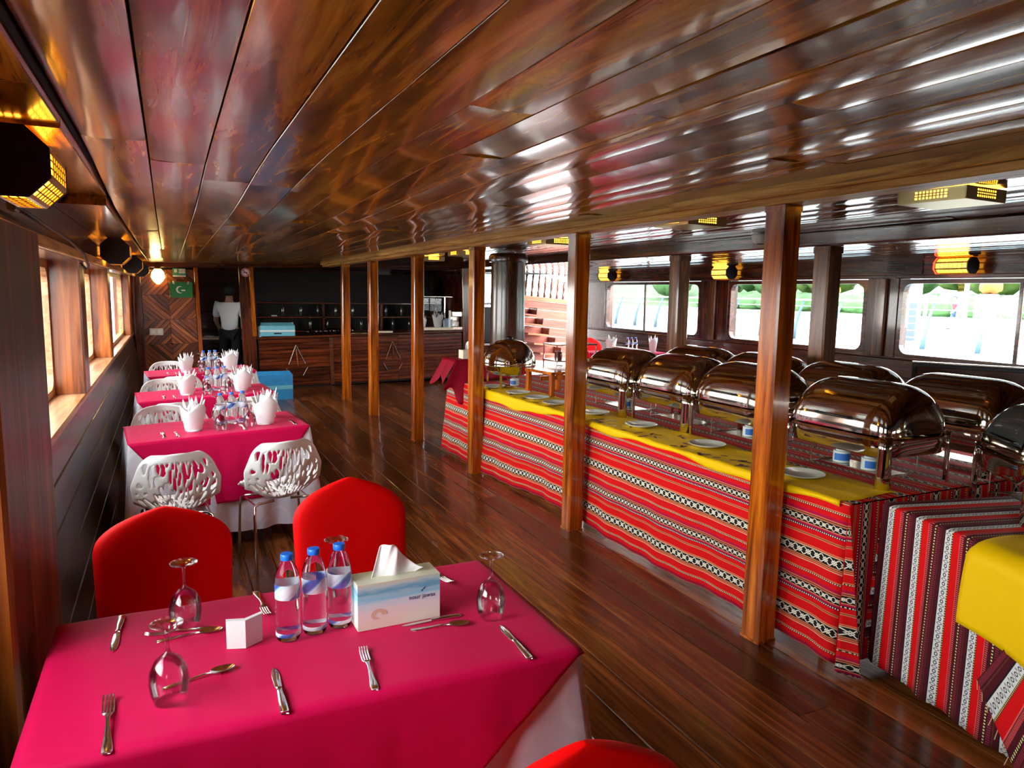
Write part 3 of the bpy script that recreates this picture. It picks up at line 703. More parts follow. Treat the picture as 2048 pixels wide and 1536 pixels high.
# ------------------------------------------------------------------ tables and cloths
def table(label, loc, rot, w_, d_, zt):
    o = thing('dining_table', label, 'table', loc, rot, 'dining tables in the left row')
    q = MB(); q.chbox(-w_/2, w_/2, -d_/2, d_/2, zt-.03, zt-.004, 'Z', .02); q.build('tabletop', M_dwoodx, o)
    for sx_ in (-1, 1):
        for sy_ in (-1, 1):
            q = MB(); q.tube([(sx_*(w_/2-.08), sy_*(d_/2-.08), 0), (sx_*(w_/2-.08), sy_*(d_/2-.08), zt-.03)], .016, 8); auto_smooth(q.build('leg', M_steelb, o))
    return o
def drape(label, loc, rot, w_, d_, zt, drop, mat, seed=0, name='tablecloth', grp=None, cornerfold=.05):
    rnd = random.Random(seed); N = 160; a, b = w_/2+.004, d_/2+.004
    per = []
    Ltot = 4*(a+b)
    for i_ in range(N):
        s_ = Ltot*i_/N
        if s_ < 2*a: p = (-a+s_, -b, 0, -1); c = min(s_, 2*a-s_)
        elif s_ < 2*a+2*b: p = (a, -b+s_-2*a, 1, 0); c = min(s_-2*a, 2*a+2*b-s_)
        elif s_ < 4*a+2*b: p = (a-(s_-2*a-2*b), b, 0, 1); c = min(s_-2*a-2*b, 4*a+2*b-s_)
        else: p = (-a, b-(s_-4*a-2*b), -1, 0); c = min(s_-4*a-2*b, Ltot-s_)
        per.append((p, c, s_))
    q = MB(); rows_ = [(0, .03), (0, .012), (.004, 0), (.012, -.001)]
    K = 12; ph = rnd.uniform(0, 6)
    def pt(i_, dz, ins, t):
        (x, y, nx, ny), c, s_ = per[i_]
        e = math.exp(-(c/.1)**2); dx, dy = x/a if abs(x) > a*.5 else 0, y/b if abs(y) > b*.5 else 0
        cxn = (math.copysign(1, x)*.7, math.copysign(1, y)*.7)
        f = .018*t*math.sin(s_*23+ph)+.012*t*math.sin(s_*41+ph*2)+.03*t
        nx2, ny2 = nx*(1-e)+cxn[0]*e, ny*(1-e)+cxn[1]*e
        off = -ins + f + cornerfold*e*t*1.6
        return (x+nx2*off, y+ny2*off, zt-dz)
    for dz, ins in rows_: q.v += [pt(i_, dz, ins, 0) for i_ in range(N)]
    for k_ in range(1, K+1):
        t = k_/K; q.v += [pt(i_, .012+(drop-.012)*t, -.002, t) for i_ in range(N)]
    nr = len(rows_)+K
    for j in range(nr-1):
        for i_ in range(N): i2 = (i_+1) % N; q.face((j*N+i_, (j+1)*N+i_, (j+1)*N+i2, j*N+i2))
    q.face(list(range(N)))
    o = q.build(name, mat, None, loc, True, rot); return tag(o, label, 'tablecloth', grp)
def overlay(label, loc, rot, w_, d_, zt, drop, slant, mat, grp=None, ov=.012):
    r = .02; half = d_/2+ov; Ltop = 2*half; path = drop*2+Ltop
    def fn(u, v):
        s_ = v*path
        if s_ < drop: qd = drop-s_; y = -half-.012*qd/drop*2; z = zt-qd
        elif s_ <= drop+Ltop: qd = 0; y = -half+s_-drop; z = zt
        else: qd = s_-drop-Ltop; y = half+.012*qd/drop*2; z = zt-qd
        if qd < r*1.2 and s_ >= 0:
            e = min(abs(abs(y)-half), r)
        xx = (u*2-1)*(w_/2+.006-slant*qd)
        if qd > 0:
            y += math.copysign(.008*math.sin(xx*14+1)*qd/drop+.005*math.sin(xx*31)*qd/drop, y)*1
            z += .0
        else:
            ed = half-abs(y)
            if ed < r: z -= (1-ed/r)**2*r*.35
            z += .0012*math.sin(xx*23+y*17)*math.sin(y*21)
            xe = w_/2+.006-abs(xx)
            if xe < .012: z -= .006*(1-xe/.012)
        return (xx, y, z)
    q = MB(); q.grid(fn, 60, 90)
    o = q.build('table_overlay', mat, None, loc, True, rot)
    md = o.modifiers.new('s', 'SOLIDIFY'); md.thickness = .0025; md.offset = 1
    return tag(o, label, 'tablecloth', grp)
# front table: cloth surface at z = .77
T1 = (.305, 1.81, 0)
table('front dining table under the crimson cloth with the tissue box', T1, (0,0,0), 1.18, .63, .76)
drape('white damask undercloth showing at the right corner of the front table', T1, (0,0,0), 1.19, .64, .7625, .66, M_damask, 3)
overlay('crimson cloth over the front table with the tissue box', T1, (0,0,0), 1.195, .65, .7665, .42, 1.2, M_pink)
ZT = .7695
NAMES = ['second', 'third', 'fourth']
TB = [(.29, 5.33, math.radians(5)), (.29, 7.12, math.radians(4)), (.32, 9.0, math.radians(5))]
for i_, (x, y, rz) in enumerate(TB):
    loc = (x, y, zf(x, y)); rot = (0, -CAMB, rz)
    table(NAMES[i_]+' dining table from the camera in the left row', loc, rot, 1.1, .62, .76)
    drape('white undercloth hanging at the corners of the %s table from the camera' % NAMES[i_], loc, rot, 1.11, .63, .7625, .66, M_damask, 5+i_, cornerfold=.045)
    overlay('crimson cloth over the %s table from the camera' % NAMES[i_], loc, rot, 1.11, .63, .7665, .45, .75, M_pink)
def on_table(i_, lx, ly, lz=.7695):
    x, y, rz = TB[i_]; Mx = Matrix.Translation((x, y, zf(x, y))) @ (Matrix.Rotation(rz, 4, 'Z') @ Matrix.Rotation(-CAMB, 4, 'Y'))
    return tuple(Mx @ Vector((lx, ly, lz)))

# ------------------------------------------------------------------ red covered chairs
def red_chair(label, loc, rz, H=.945):
    o = thing('banquet_chair', label, 'chair', loc, (0, 0, rz), 'red covered banquet chairs')
    # back: domed outline extruded with a slight backward lean; chair faces -y (towards the table)
    prof = [(-.205, .43), (-.208, .60), (-.215, .74)]
    for t in range(1, 10):
        a = t/10; prof.append((-.215+.215*(1-math.cos(a*PI/2))*1.0, .74+(H-.74)*(math.sin(a*PI/2)**1.25)))
    prof = [(x, z) for x, z in prof]
    hwf = {}
    out = []
    nz = 26
    def halfw(z):
        if z <= .76: return .203+.012*(z-.43)/.33
        t = (z-.76)/(H-.76)
        return .215*max(0, (1-t**2.6))**.85
    q = MB(); rows_ = []
    zs = [.43+(.76-.43)*k_/8 for k_ in range(8)] + [.76+(H-.76)*math.sin(PI/2*k_/14) for k_ in range(15)]
    def yb(z): return .085*(z-.43)/.5
    NX = 16
    def front(u, v):
        z = zs[min(len(zs)-1, round(v*(len(zs)-1)))]; h = halfw(z); x = (u*2-1)*h; e = abs(u*2-1)
        th = .028*math.sqrt(max(0, 1-e**4)); th *= math.sqrt(max(0, 1-((z-.43)/(H-.43))**8))
        return x, z, th
    q.grid(lambda u, v: (lambda r: (r[0], yb(r[1])-r[2]-.004, r[1]))(front(u, v)), NX, len(zs)-1)
    q.grid(lambda u, v: (lambda r: (r[0], yb(r[1])+r[2]+.004, r[1]))(front(u, v)), NX, len(zs)-1, flip=True)
    # rim strip
    b0, b1 = 0, (NX+1)*len(zs)
    for k_ in range(len(zs)-1):
        for e in (0, NX):
            a0, a1 = b0+k_*(NX+1)+e, b0+(k_+1)*(NX+1)+e; c0, c1 = b1+k_*(NX+1)+e, b1+(k_+1)*(NX+1)+e
            q.face((a0, a1, c1, c0) if e == 0 else (a1, a0, c0, c1))
    bk = q.build('back_cover', M_red, o, smooth=True)
    q = MB()
    def skirt(u, v):
        ang = u*2*PI; cx_, sy_ = math.cos(ang), math.sin(ang); n_ = 5
        den = (abs(cx_)**n_+abs(sy_)**n_)**(1/n_)
        sc = 1+.03*math.sin(ang*8)*(1-v) 
        return (.205*cx_/den*sc, -.19+.2*sy_/den*sc, .05+.40*v)
    q.grid(skirt, 48, 6); n_ = len(q.v)
    q.face([n_-49+i_ for i_ in range(48)])
    q.build('seat_cover', M_red, o, smooth=True)
    for sx_ in (-.17, .17):
        for sy_ in (-.36, -.02):
            l_ = MB(); l_.tube([(sx_, sy_, 0), (sx_, sy_, .06)], .014, 8); l_.build('leg', M_steelb, o)
    return o
red_chair('red covered chair at the far side of the front table, left one', (-.045, 2.60, 0), 0, .905)
red_chair('red covered chair beyond the front table, behind the bottles and tissue box', (.60, 2.66, 0), math.radians(-4), .93)
red_chair('unseen red covered chair added near left of the front table to shade its cloth', (-.02, .80, 0), PI, .88)  # added out of view to block window light on the cloth's front drop
red_chair('red covered chair with only its top showing at the bottom edge', (.575, 1.0, 0), math.radians(176), .945)

# ------------------------------------------------------------------ white cut-out chairs
def white_chair_meshes():
    rnd = random.Random(11)
    seeds = [(rnd.uniform(-1.05, 1.05), rnd.uniform(0, 1.05)) for _ in range(95)]
    cl = [(.24, .455), (.14, .44), (.02, .432), (-.10, .44), (-.175, .475), (-.215, .545), (-.235, .63), (-.25, .72), (-.262, .805)]
    ln = [0]
    for a, b in zip(cl, cl[1:]): ln.append(ln[-1]+math.hypot(b[0]-a[0], b[1]-a[1]))
    def prof(v):
        s_ = v*ln[-1]
        for k_ in range(len(cl)-1):
            if s_ <= ln[k_+1]+1e-9:
                t = (s_-ln[k_])/(ln[k_+1]-ln[k_]); return (cl[k_][0]+(cl[k_+1][0]-cl[k_][0])*t, cl[k_][1]+(cl[k_+1][1]-cl[k_][1])*t)
        return cl[-1]
    def hw(v):
        y, z = prof(v)
        if v < .42: return .185+.03*v/.42
        if z < .64: return .215+.015*max(0, (z-.44)/.2)
        return .232-.068*(z-.64)/.165
    def rnd_corner(u, v):          # round the top corners and front
        h = hw(v)
        if v > .9: h *= 1-.25*((v-.9)/.1)**3
        if v < .08: h *= 1-.2*((.08-v)/.08)**2
        return h
    def fn(u, v):
        y, z = prof(v); e = u*2-1; h = rnd_corner(u, v); x = e*h
        back = sm(v, .4, .62)
        z += ((1-back)*sm(v,.0,.3)*.11+(1-sm(v,.0,.3))*.03)*abs(e)**2.3 + .055*(1-abs(2*min(1,max(0,(v-.3)/.4))-1))*abs(e)**2.3 + .012*back*(1-e*e)*sm(v, .9, 1)
        y += back*.075*e*e
        return (x, y, z)
    def keep(u, v):
        e = u*2-1
        if abs(e) > .885 or v > .945 or v < .05: return True
        if .30 < v < .52 and abs(e) < .35: return True
        # radiating branches: coordinates around the bottom of the back / front of seat
        zz = (v-.40)/.6 if v >= .40 else (.40-v)/.4*.8
        r = math.hypot(e*.85, zz)
        if r < .26: return True
        th = math.atan2(zz, e*.85)
        P_ = (th*2.3, r*1.25)
        best = []
        off = 0 if v >= .4 else 7.3
        for (sx_, sy_) in SD:
            d = math.hypot((P_[0]+off-sx_)*1.05, (P_[1]-sy_)*.72); best.append(d)
        best.sort(); d1, d2 = best[0], best[1]
        return d2-d1 < .064
    SD = []
    for off in (0, 7.3):
        rr = random.Random(5 if off == 0 else 9)
        for ri in range(7):
            for ti in range(int(8+ri*2)):
                SD.append((off+(ti+(.5 if ri % 2 else 0)+rr.uniform(-.3, .3))*PI*2.3/(8+ri*2), .2+ri*.2+rr.uniform(-.06, .06)))
    q = MB(); q.grid(fn, 60, 92, keep=keep)
    used = sorted({i_ for f in q.f for i_ in f}); mp = {o_: k_ for k_, o_ in enumerate(used)}
    q.v = [q.v[i_] for i_ in used]; q.f = [tuple(mp[i_] for i_ in f) for f in q.f]
    # smooth hole outlines by relaxing boundary vertices
    from collections import defaultdict
    ec = defaultdict(int)
    for f in q.f:
        for a, b in zip(f, f[1:]+f[:1]): ec[(min(a, b), max(a, b))] += 1
    nb_ = defaultdict(list)
    for (a, b), c in ec.items():
        if c == 1: nb_[a].append(b); nb_[b].append(a)
    for _ in range(3):
        new = {}
        for a, ns_ in nb_.items():
            if len(ns_) == 2:
                p = q.v[a]; m_ = [(q.v[ns_[0]][k_]+q.v[ns_[1]][k_])/2 for k_ in range(3)]; new[a] = tuple(p[k_]*.5+m_[k_]*.5 for k_ in range(3))
        for a, p in new.items(): q.v[a] = p
    return q
wc_shell = white_chair_meshes().mesh('shell', M_plastic, True)
def white_chair(label, loc, rot):
    o = thing('cutout_chair', label, 'chair', loc, rot, 'white cut-out shell chairs')
    s_ = bpy.data.objects.new('shell', wc_shell); COL.objects.link(s_); s_.parent = o
    md = s_.modifiers.new('s', 'SOLIDIFY'); md.thickness = .011; md.offset = 0
    for sx_ in (-1, 1):
        q = MB(); q.tube([(sx_*.20, -.20, 0), (sx_*.185, -.165, .36), (sx_*.175, -.15, .415), (sx_*.15, -.12, .427), (sx_*.05, -.10, .428)], .009, 8); q.build('leg', M_chrome, o, smooth=True)
        q = MB(); q.tube([(sx_*.20, .22, 0), (sx_*.185, .18, .36), (sx_*.175, .165, .41), (sx_*.15, .13, .424), (sx_*.05, .10, .424)], .009, 8); q.build('leg', M_chrome, o, smooth=True)
    q = MB(); q.tube([(-.165, -.13, .420), (-.165, .14, .418)], .007, 6); q.tube([(.165, -.13, .420), (.165, .14, .418)], .007, 6); q.build('seat_rail', M_chrome, o)
    return o
proto = None
CH = []
WHO = ['second', 'third', 'fourth']
for i_ in range(3):
    x, y, rz = TB[i_]
    for side in ('near', 'far'):
        for lr in ('left', 'right'):
            lx = (-.29 if lr == 'left' else .28); ly = (-.62 if side == 'near' else .60)
            p = Matrix.Rotation(rz, 3, 'Z') @ Vector((lx, ly, 0)); X, Y = x+p.x, y+p.y
            r = rz + (0 if side == 'near' else PI) + random.uniform(-.06, .06)
            if i_ == 0 and side == 'near': r = math.radians(4 if lr == 'left' else 9); Y -= .15; X -= .045
            lb = 'white cut-out chair at the %s side of the %s table from the camera, %s one' % (side, WHO[i_], lr)
            tilt = -CAMB if side == 'near' else CAMB
            if proto is None: proto = white_chair(lb, (X, Y, zf(X, Y)+.003), (0, tilt, r))
            else: dup(proto, (X, Y, zf(X, Y)+.003), (0, tilt, r), lb)

# ------------------------------------------------------------------ cutlery
def blade_mesh(kind):
    q = MB()
    def strip(pts, th=.0022, zf_=lambda y: 0):   # pts: list of (y, halfwidth, z) closed flat bar
        b = len(q.v)
        for (y, h, z) in pts: q.v += [(-h, y, z), (h, y, z), (h*.8, y, z+th), (-h*.8, y, z+th)]
        for k_ in range(len(pts)-1):
            for j in range(4): j2 = (j+1) % 4; a = b+k_*4; q.face((a+j2, a+j, a+4+j, a+4+j2)[::-1])
        q.face((b+3, b+2, b+1, b)[::-1]); e = b+(len(pts)-1)*4; q.face((e, e+1, e+2, e+3)[::-1])
    hand = [(-.105, .0065, 0), (-.10, .0105, 0), (-.085, .0105, .001), (-.05, .0065, .003), (-.02, .0045, .006), (.0, .004, .007)]
    if kind == 'fork':
        strip(hand+[(.015, .0055, .006), (.03, .0115, .003)], .0025)
        for k_ in range(4):
            x = -.0093+k_*.0062; b = len(q.v)
            for (y, z) in ((.03, .003), (.05, .002), (.075, .004), (.092, .009)):
                q.v += [(x-.0018, y, z), (x+.0018, y, z), (x+.0018, y, z+.002), (x-.0018, y, z+.002)]
            for s_ in range(3):
                for j in range(4): j2 = (j+1) % 4; a = b+s_*4; q.face((a+j, a+j2, a+4+j2, a+4+j))
            q.face((b+12, b+13, b+14, b+15))
    elif kind == 'spoon':
        strip(hand+[(.02, .0045, .006)], .0025)
        def bowl(u, v):
            a = u*2*PI; rr = v; y = .052+.034*math.cos(a)*rr*-1; x = .019*math.sin(a)*rr*(1+.12*math.cos(a))
            return (x, y, .001+.008*rr*rr+.001)
        q.grid(bowl, 20, 5); q.grid(lambda u, v: (lambda p: (p[0], p[1], p[2]-.0012))(bowl(u, v)), 20, 5, flip=True)
    else:
        strip([(-.105, .008, 0), (-.1, .0105, 0), (-.06, .0095, .001), (-.015, .0065, .002), (.0, .006, .002)], .006)
        strip([(.0, .0055, .003), (.01, .009, .003), (.06, .0105, .002), (.085, .0085, .001), (.098, .004, .001), (.102, .001, .001)], .0014)
    return q
CUT = {k_: blade_mesh(k_).mesh('piece', M_silver, True) for k_ in ('fork', 'spoon', 'knife')}
def cut(kind, a, b, label, z=ZT, sc=None, grp='cutlery on the front table', cat=None, nm=None):
    """a = handle end, b = working end, on the plane z"""
    d = Vector((b[0]-a[0], b[1]-a[1])); L_ = d.length; sc = sc or L_/.203
    o = bpy.data.objects.new(nm or {'fork':'fork', 'spoon':'spoon', 'knife':'table_knife'}[kind], CUT[kind]); COL.objects.link(o)
    mid = Vector(a).lerp(Vector(b), .105/.203); o.location = (mid.x, mid.y, z); o.rotation_euler = (0, 0, math.atan2(d.y, d.x)-PI/2); o.scale = (sc, sc, sc)
    return tag(o, label, cat or kind, grp)
cut('fork', (-.140,1.475), (-.150,1.690), 'fork lying at the left end of the front table\'s near side')
cut('knife', (.186,1.475), (.188,1.672), 'table knife lying near the middle of the front table\'s near edge')
cut('fork', (.381,1.49), (.400,1.685), 'fork in the middle of the front table, below the bottles')
cut('knife', (.757,1.475), (.763,1.662), 'table knife at the right end of the front table, below the glass')
cut('knife', (-.146,2.115), (-.156,1.915), 'table knife pointing at the camera on the far left of the front table')
cut('fork', (.198,2.125), (.208,1.98), 'fork with its tines to the camera left of the bottles', sc=.95)
cut('fork', (.712,2.125), (.737,2.0), 'fork with its tines to the camera beyond the tissue box', sc=.95)
cut('spoon', (-.045,1.68), (.115,1.718), 'dessert spoon behind the nearest left wine glass', sc=.82)
cut('spoon', (-.065,1.925), (.105,1.928), 'dessert spoon left of the white ashtray', sc=.82)
cut('fork', (.06,1.955), (-.085,1.968), 'dessert fork beside the spoon left of the white ashtray', sc=.8)
cut('spoon', (.535,1.735), (.705,1.704), 'dessert spoon in front of the tissue box', sc=.82)
cut('knife', (.69,1.765), (.525,1.765), 'dessert knife in front of the tissue box', sc=.8)
# ------------------------------------------------------------------ wine glasses, bottles
def wine_mesh():
    q = MB()
    q.lathe([(.031,0),(.037,.02),(.0405,.045),(.038,.07),(.028,.092),(.014,.104),(.006,.111),(.0042,.12),(.0042,.158),(.007,.166),(.02,.171),(.033,.173),(.034,.175),(.031,.1765),(.006,.1768),(.0001,.1768)], 28, cap0=False)
    q.lathe([(.029,.001),(.035,.02),(.0385,.045),(.036,.069),(.026,.09),(.012,.101),(.0001,.103)], 28, cap0=False)
    return q.mesh('glass', M_glass, True)
WG = wine_mesh()
def wine(label, loc, rot=(0,0,0), grp='upturned wine glasses on the front table'):
    o = bpy.data.objects.new('wine_glass', WG); COL.objects.link(o); o.location = loc; o.rotation_euler = rot; return tag(o, label, 'wine glass', grp)
wine('upturned wine glass nearest the camera on the left of the front table', (-.031, 1.625, ZT+.0005))
wine('upturned wine glass in front of the left red chair', (.008, 1.985, ZT+.0005))
wine('upturned wine glass at the right end of the front table', (.762, 1.725, ZT+.0005))
wine('upturned wine glass hidden behind the water bottles', (.405, 2.01, ZT+.0005))
def bottle_proto(label, loc):
    o = thing('water_bottle', label, 'bottle', loc, (0,0,0))
    q = MB(); pr = [(.022,0),(.028,.003),(.030,.012),(.0305,.022)]
    for k_ in range(14):
        z = .028+k_*.0062; pr += [(.0308 if k_ % 2 else .0296, z)]
    pr += [(.0305,.118),(.0308,.15),(.0295,.165),(.024,.185),(.017,.2),(.0125,.206),(.0125,.210)]
    q.lathe(pr, 28); q.build('bottle_body', M_water, o, smooth=True)
    q = MB(); q.lathe([(.0311,.112),(.0313,.114),(.0313,.148),(.0311,.15)], 28, cap0=False, cap1=False); q.build('paper_label', M_label, o, smooth=True)
    q = MB(); pc = [(.0150,.2085),(.0155,.2095),(.0155,.2215),(.0145,.2235),(.001,.224)]; q.lathe(pc, 20); auto_smooth(q.build('cap', M_cap, o), 50)
    q = MB(); q.lathe([(.0302,.0135),(.0309,.0145),(.0309,.023),(.0302,.024)], 28, cap0=False, cap1=False); q.build('base_band', M_label, o, smooth=True)
    return o
B0 = bottle_proto('left one of the three water bottles on the front table', (.242, 1.815, ZT+.0005))
dup(B0, (.310, 1.828, ZT+.0005), (0,0,1.3), 'middle one of the three water bottles on the front table')
dup(B0, (.377, 1.838, ZT+.0005), (0,0,2.4), 'right one of the three water bottles on the front table')
# ------------------------------------------------------------------ tissue box
tb_ = thing('tissue_box', 'beach-printed tissue box with a tissue pulled up on the front table', 'tissue box', (.522, 1.822, ZT+.001), (0,0,math.radians(1.0)))
def tbox_mat(front):
    m, n, l, b = base('tissue_print_'+('front' if front else 'top')); b.inputs['Roughness'].default_value = .5
    t = n.new('ShaderNodeTexCoord'); sp = n.new('ShaderNodeSeparateXYZ'); l.new(t.outputs['Object'], sp.inputs[0])
    nz = n.new('ShaderNodeTexNoise'); mp = n.new('ShaderNodeMapping'); mp.inputs['Scale'].default_value = (10, 10, 60); l.new(t.outputs['Object'], mp.inputs[0]); l.new(mp.outputs[0], nz.inputs['Vector']); nz.inputs['Scale'].default_value = 1; nz.inputs['Detail'].default_value = 4
    ad = n.new('ShaderNodeMath'); ad.operation = 'MULTIPLY_ADD'; ad.inputs[1].default_value = .035; l.new(nz.outputs['Fac'], ad.inputs[0]); l.new(sp.outputs['Z' if front else 'Y'], ad.inputs[2])
    r = n.new('ShaderNodeValToRGB'); e = r.color_ramp.elements
    mr = n.new('ShaderNodeMapRange'); mr.inputs['From Max'].default_value = .14; l.new(ad.outputs[0], mr.inputs['Value']); l.new(mr.outputs[0], r.inputs[0])
    if front: cs = [(0,(.8,.7,.58)),(.25,(.85,.76,.66)),(.48,(.8,.75,.78)),(.62,(.6,.76,.86)),(.7,(.25,.62,.8)),(.78,(.35,.62,.75)),(.86,(.12,.42,.62)),(.93,(.5,.66,.66)),(1,(.68,.66,.5))]
    else: cs = [(0,(.66,.64,.48)),(.5,(.7,.6,.35)),(1,(.5,.36,.12))]
    e[0].position = 0; e[0].color = (*cs[0][1], 1); e[1].position = 1; e[1].color = (*cs[-1][1], 1)
    for p, c in cs[1:-1]: q_ = e.new(p); q_.color = (*c, 1)
    l.new(r.outputs[0], b.inputs['Base Color']); return m
q = MB(); hw_, hd_, hh = .1125, .043, .124
q.box(-hw_, hw_, -hd_, hd_, 0, hh); q.m = [0, 1, 0, 0, 0, 0]; q.build('carton', [tbox_mat(True), tbox_mat(False)], tb_)
text('nour jawas', .017, plain('print_navy', (.03,.04,.2), .5), tb_, (.062, -hd_-.0006, .068), ext=.0002)
q = MB()
for sx_, zz in ((.062, .084), (.068, .089)):
    q.add([(sx_-.004, -hd_-.0008, zz), (sx_, -hd_-.0008, zz-.003), (sx_+.006, -hd_-.0008, zz+.006), (sx_+.003, -hd_-.0008, zz+.004)], [(0, 1, 2, 3)])
q.build('bird_mark', plain('print_navy2', (.02,.05,.15), .5), tb_)
q = MB(); 
for k_ in range(14):
    a0, a1 = k_/14*PI*1.6, (k_+1)/14*PI*1.6; r0 = .026-.001*k_
    q.add([(-.06+r0*math.cos(a0), -hd_-.0007, .036+r0*.8*math.sin(a0)), (-.06+r0*math.cos(a1), -hd_-.0007, .036+r0*.8*math.sin(a1)), (-.06+r0*.45*math.cos(a1), -hd_-.0007, .036+r0*.4*math.sin(a1)), (-.06+r0*.45*math.cos(a0), -hd_-.0007, .036+r0*.4*math.sin(a0))], [(0, 1, 2, 3)])
q.build('shell_print', plain('print_shell', (.72,.5,.36), .5), tb_)
q = MB()
def tis(u, v):
    x = -.045+.085*u; top = .085*(1-.62*sm(u, .28, 1.0))+.0
    lean = .02*v*u+.025*v*sm(u, .5, 1)
    wob = .012*math.sin(u*9+v*1.5)*(.3+v) + .006*math.sin(u*21)*v
    xs = x*(.8+.25*(1-v))+lean-.005+ (.015*(1-v)*(u-.5)*2)
    return (xs, -.005+wob-.01*v, .119+ (top+.012*math.sin(u*5))*v)
q.grid(tis, 24, 14); ts = q.build('tissue', M_paper, tb_, smooth=True); md = ts.modifiers.new('s', 'SOLIDIFY'); md.thickness = .0012
# ------------------------------------------------------------------ white folded ashtray/menu holder
o = thing('napkin_holder', 'small white open-book shaped holder left of the water bottles', 'holder', (.139, 1.802, ZT+.0005), (0,0,math.radians(2)))
for sg, nm in ((-1, 'left_leaf'), (1, 'right_leaf')):
    q = MB(); q.prism([(0,0),(sg*.043,.016 if sg < 0 else .026),(sg*.042,.028 if sg < 0 else .038),(0,.014)][::sg], 0, .072, 'Z'); q.build(nm, M_white, o)
q = MB(); q.prism([(-.040,.017),(.0,.006),(.040,.028),(.0,.05)], 0, .008, 'Z'); q.build('base', M_white, o)

# ------------------------------------------------------------------ napkins, bottles, glasses on the further tables
def napkin_mesh():
    q = MB()
    def outer(u, v):
        a = -2.6+u*5.2; r = .062+.038*v; zt = .15+.055*abs(math.sin(u*PI*2.5))**1.5+.02*math.sin(u*PI)
        return (r*math.sin(a), -r*math.cos(a)*.75, zt*v)
    q.grid(outer, 40, 8)
    for k_ in range(6):
        a = k_*1.05+.4; c_, s_ = math.cos(a), math.sin(a)
        def leaf(u, v, c_=c_, s_=s_, k_=k_):
            w_ = (u-.5)*.085*(1-v)**.7; r = .03+.055*v
            return (c_*r-s_*w_, (s_*r+c_*w_)*.8, .05+.2*v+.02*(k_ % 2)*v)
        q.grid(leaf, 6, 8)
    q.lathe([(.06,0),(.058,.012),(.001,.014)], 24)
    return q.mesh('napkin', M_napkin, True)
NPK = napkin_mesh()
def napkin(label, loc, rz, sc=1):
    o = bpy.data.objects.new('folded_napkin', NPK); COL.objects.link(o); o.location = loc; o.rotation_euler = (0,0,rz); o.scale = (sc, sc, sc)
    md = o.modifiers.new('s', 'SOLIDIFY'); md.thickness = .0025
    return tag(o, label, 'napkin', 'white napkins folded into fans')
for i_ in range(3):
    w_ = WHO[i_]
    napkin('white fan-folded napkin on the left half of the %s table from the camera' % w_, on_table(i_, -.16, -.11), .2, .82)
    napkin('white fan-folded napkin on the right half of the %s table from the camera, nearer one' % w_, on_table(i_, .30, -.12), -.4, .88)
    napkin('white fan-folded napkin on the right half of the %s table from the camera, behind' % w_, on_table(i_, .38, .13), .9, .8)
    napkin('white fan-folded napkin on the left half of the %s table from the camera, behind' % w_, on_table(i_, -.11, .14), 1.2, .76)
    for k_, pos in enumerate(('left', 'middle', 'right')):
        dup(B0, on_table(i_, .035+k_*.068, .0+.01*k_), (0, -CAMB, k_*1.7+i_), '%s one of the water bottles on the %s table from the camera' % (pos, w_))
    for k_, (lx, ly, wh) in enumerate(((.0, -.2, 'front left of the bottles'), (.19, -.18, 'front right of the bottles'), (.04, .2, 'back left of the bottles'), (.22, .2, 'back right of the bottles'))):
        wine('upturned wine glass on the %s table from the camera, %s' % (w_, wh), on_table(i_, lx, ly), (0, -CAMB, 0), 'upturned wine glasses on the further tables')
    for k_, (kd, lx, wh) in enumerate((('fork', -.35, 'fork at the left edge'), ('knife', -.27, 'table knife on the left'), ('fork', .14, 'fork in the middle'), ('knife', .47, 'table knife on the right'))):
        if i_ == 2 and k_ > 1: continue
        p0 = on_table(i_, lx, -.27); p1 = on_table(i_, lx, -.08)
        cut(kd, p0[:2], p1[:2], '%s of the %s table from the camera' % (wh, w_), z=min(p0[2], p1[2])+.002, grp='cutlery on the further tables')

# ------------------------------------------------------------------ buffet tables
ZB = .765
bt = thing('buffet_table', 'long buffet table under the red striped textile', 'table', (3.4, 4.55, 0))
q = MB(); q.box(-.74, .78, -2.36, 2.36, ZB-.045, ZB-.012); q.build('tabletop', M_dwoody, bt)
for sx_ in (-.66, .7):
    for sy_ in (-2.25, 0, 2.25):
        q = MB(); q.tube([(sx_, sy_, 0), (sx_, sy_, ZB-.045)], .018, 8); q.build('leg', M_steelb, bt)
def xf(y): return 2.635-.05*sm(y, 4.6, 6.3)
def bulge(y): return .02+.05*sm(y, 4.8, 6.4)
q = MB(); YA, YB = 2.13, 7.0
Lt = 1.6; Ld = .735
def buf(u, v):
    y = YA+(YB-YA)*u; s_ = v*(Lt+Ld)
    x1 = 4.18; x0 = xf(y)
    if s_ < Lt:
        t = s_/Lt; x = x1+(x0-x1)*t; z = ZB
        ed = (x-x0)
        if ed < .02: z -= .008*(1-ed/.02)**2
        return (x, y, z)
    d = s_-Lt; t = d/Ld
    fold = (.010*math.sin(y*9)+.007*math.sin(y*23+1))*t
    hem = 1-.0*t
    endw = sm(y, 2.13, 2.4)
    x = x0-.006-bulge(y)*t+fold-(1-endw)*.03*t*math.sin((y-2.13)*20)
    zz = ZB-.008-d*(.985 - .02*math.sin(y*3)*t)
    return (x, y, zz)
vs = sorted({0, .2, .4, .6, .66, .675, .68, .6845, .6852} | {(.6852+(1-.6852)*k_/22) for k_ in range(23)})
q.grid(lambda u, v: buf(u, vs[round(v*(len(vs)-1))]), 120, len(vs)-1, uvfn=lambda u, v: (YA+(YB-YA)*u, -vs[round(v*(len(vs)-1))]*(Lt+Ld)+.62))
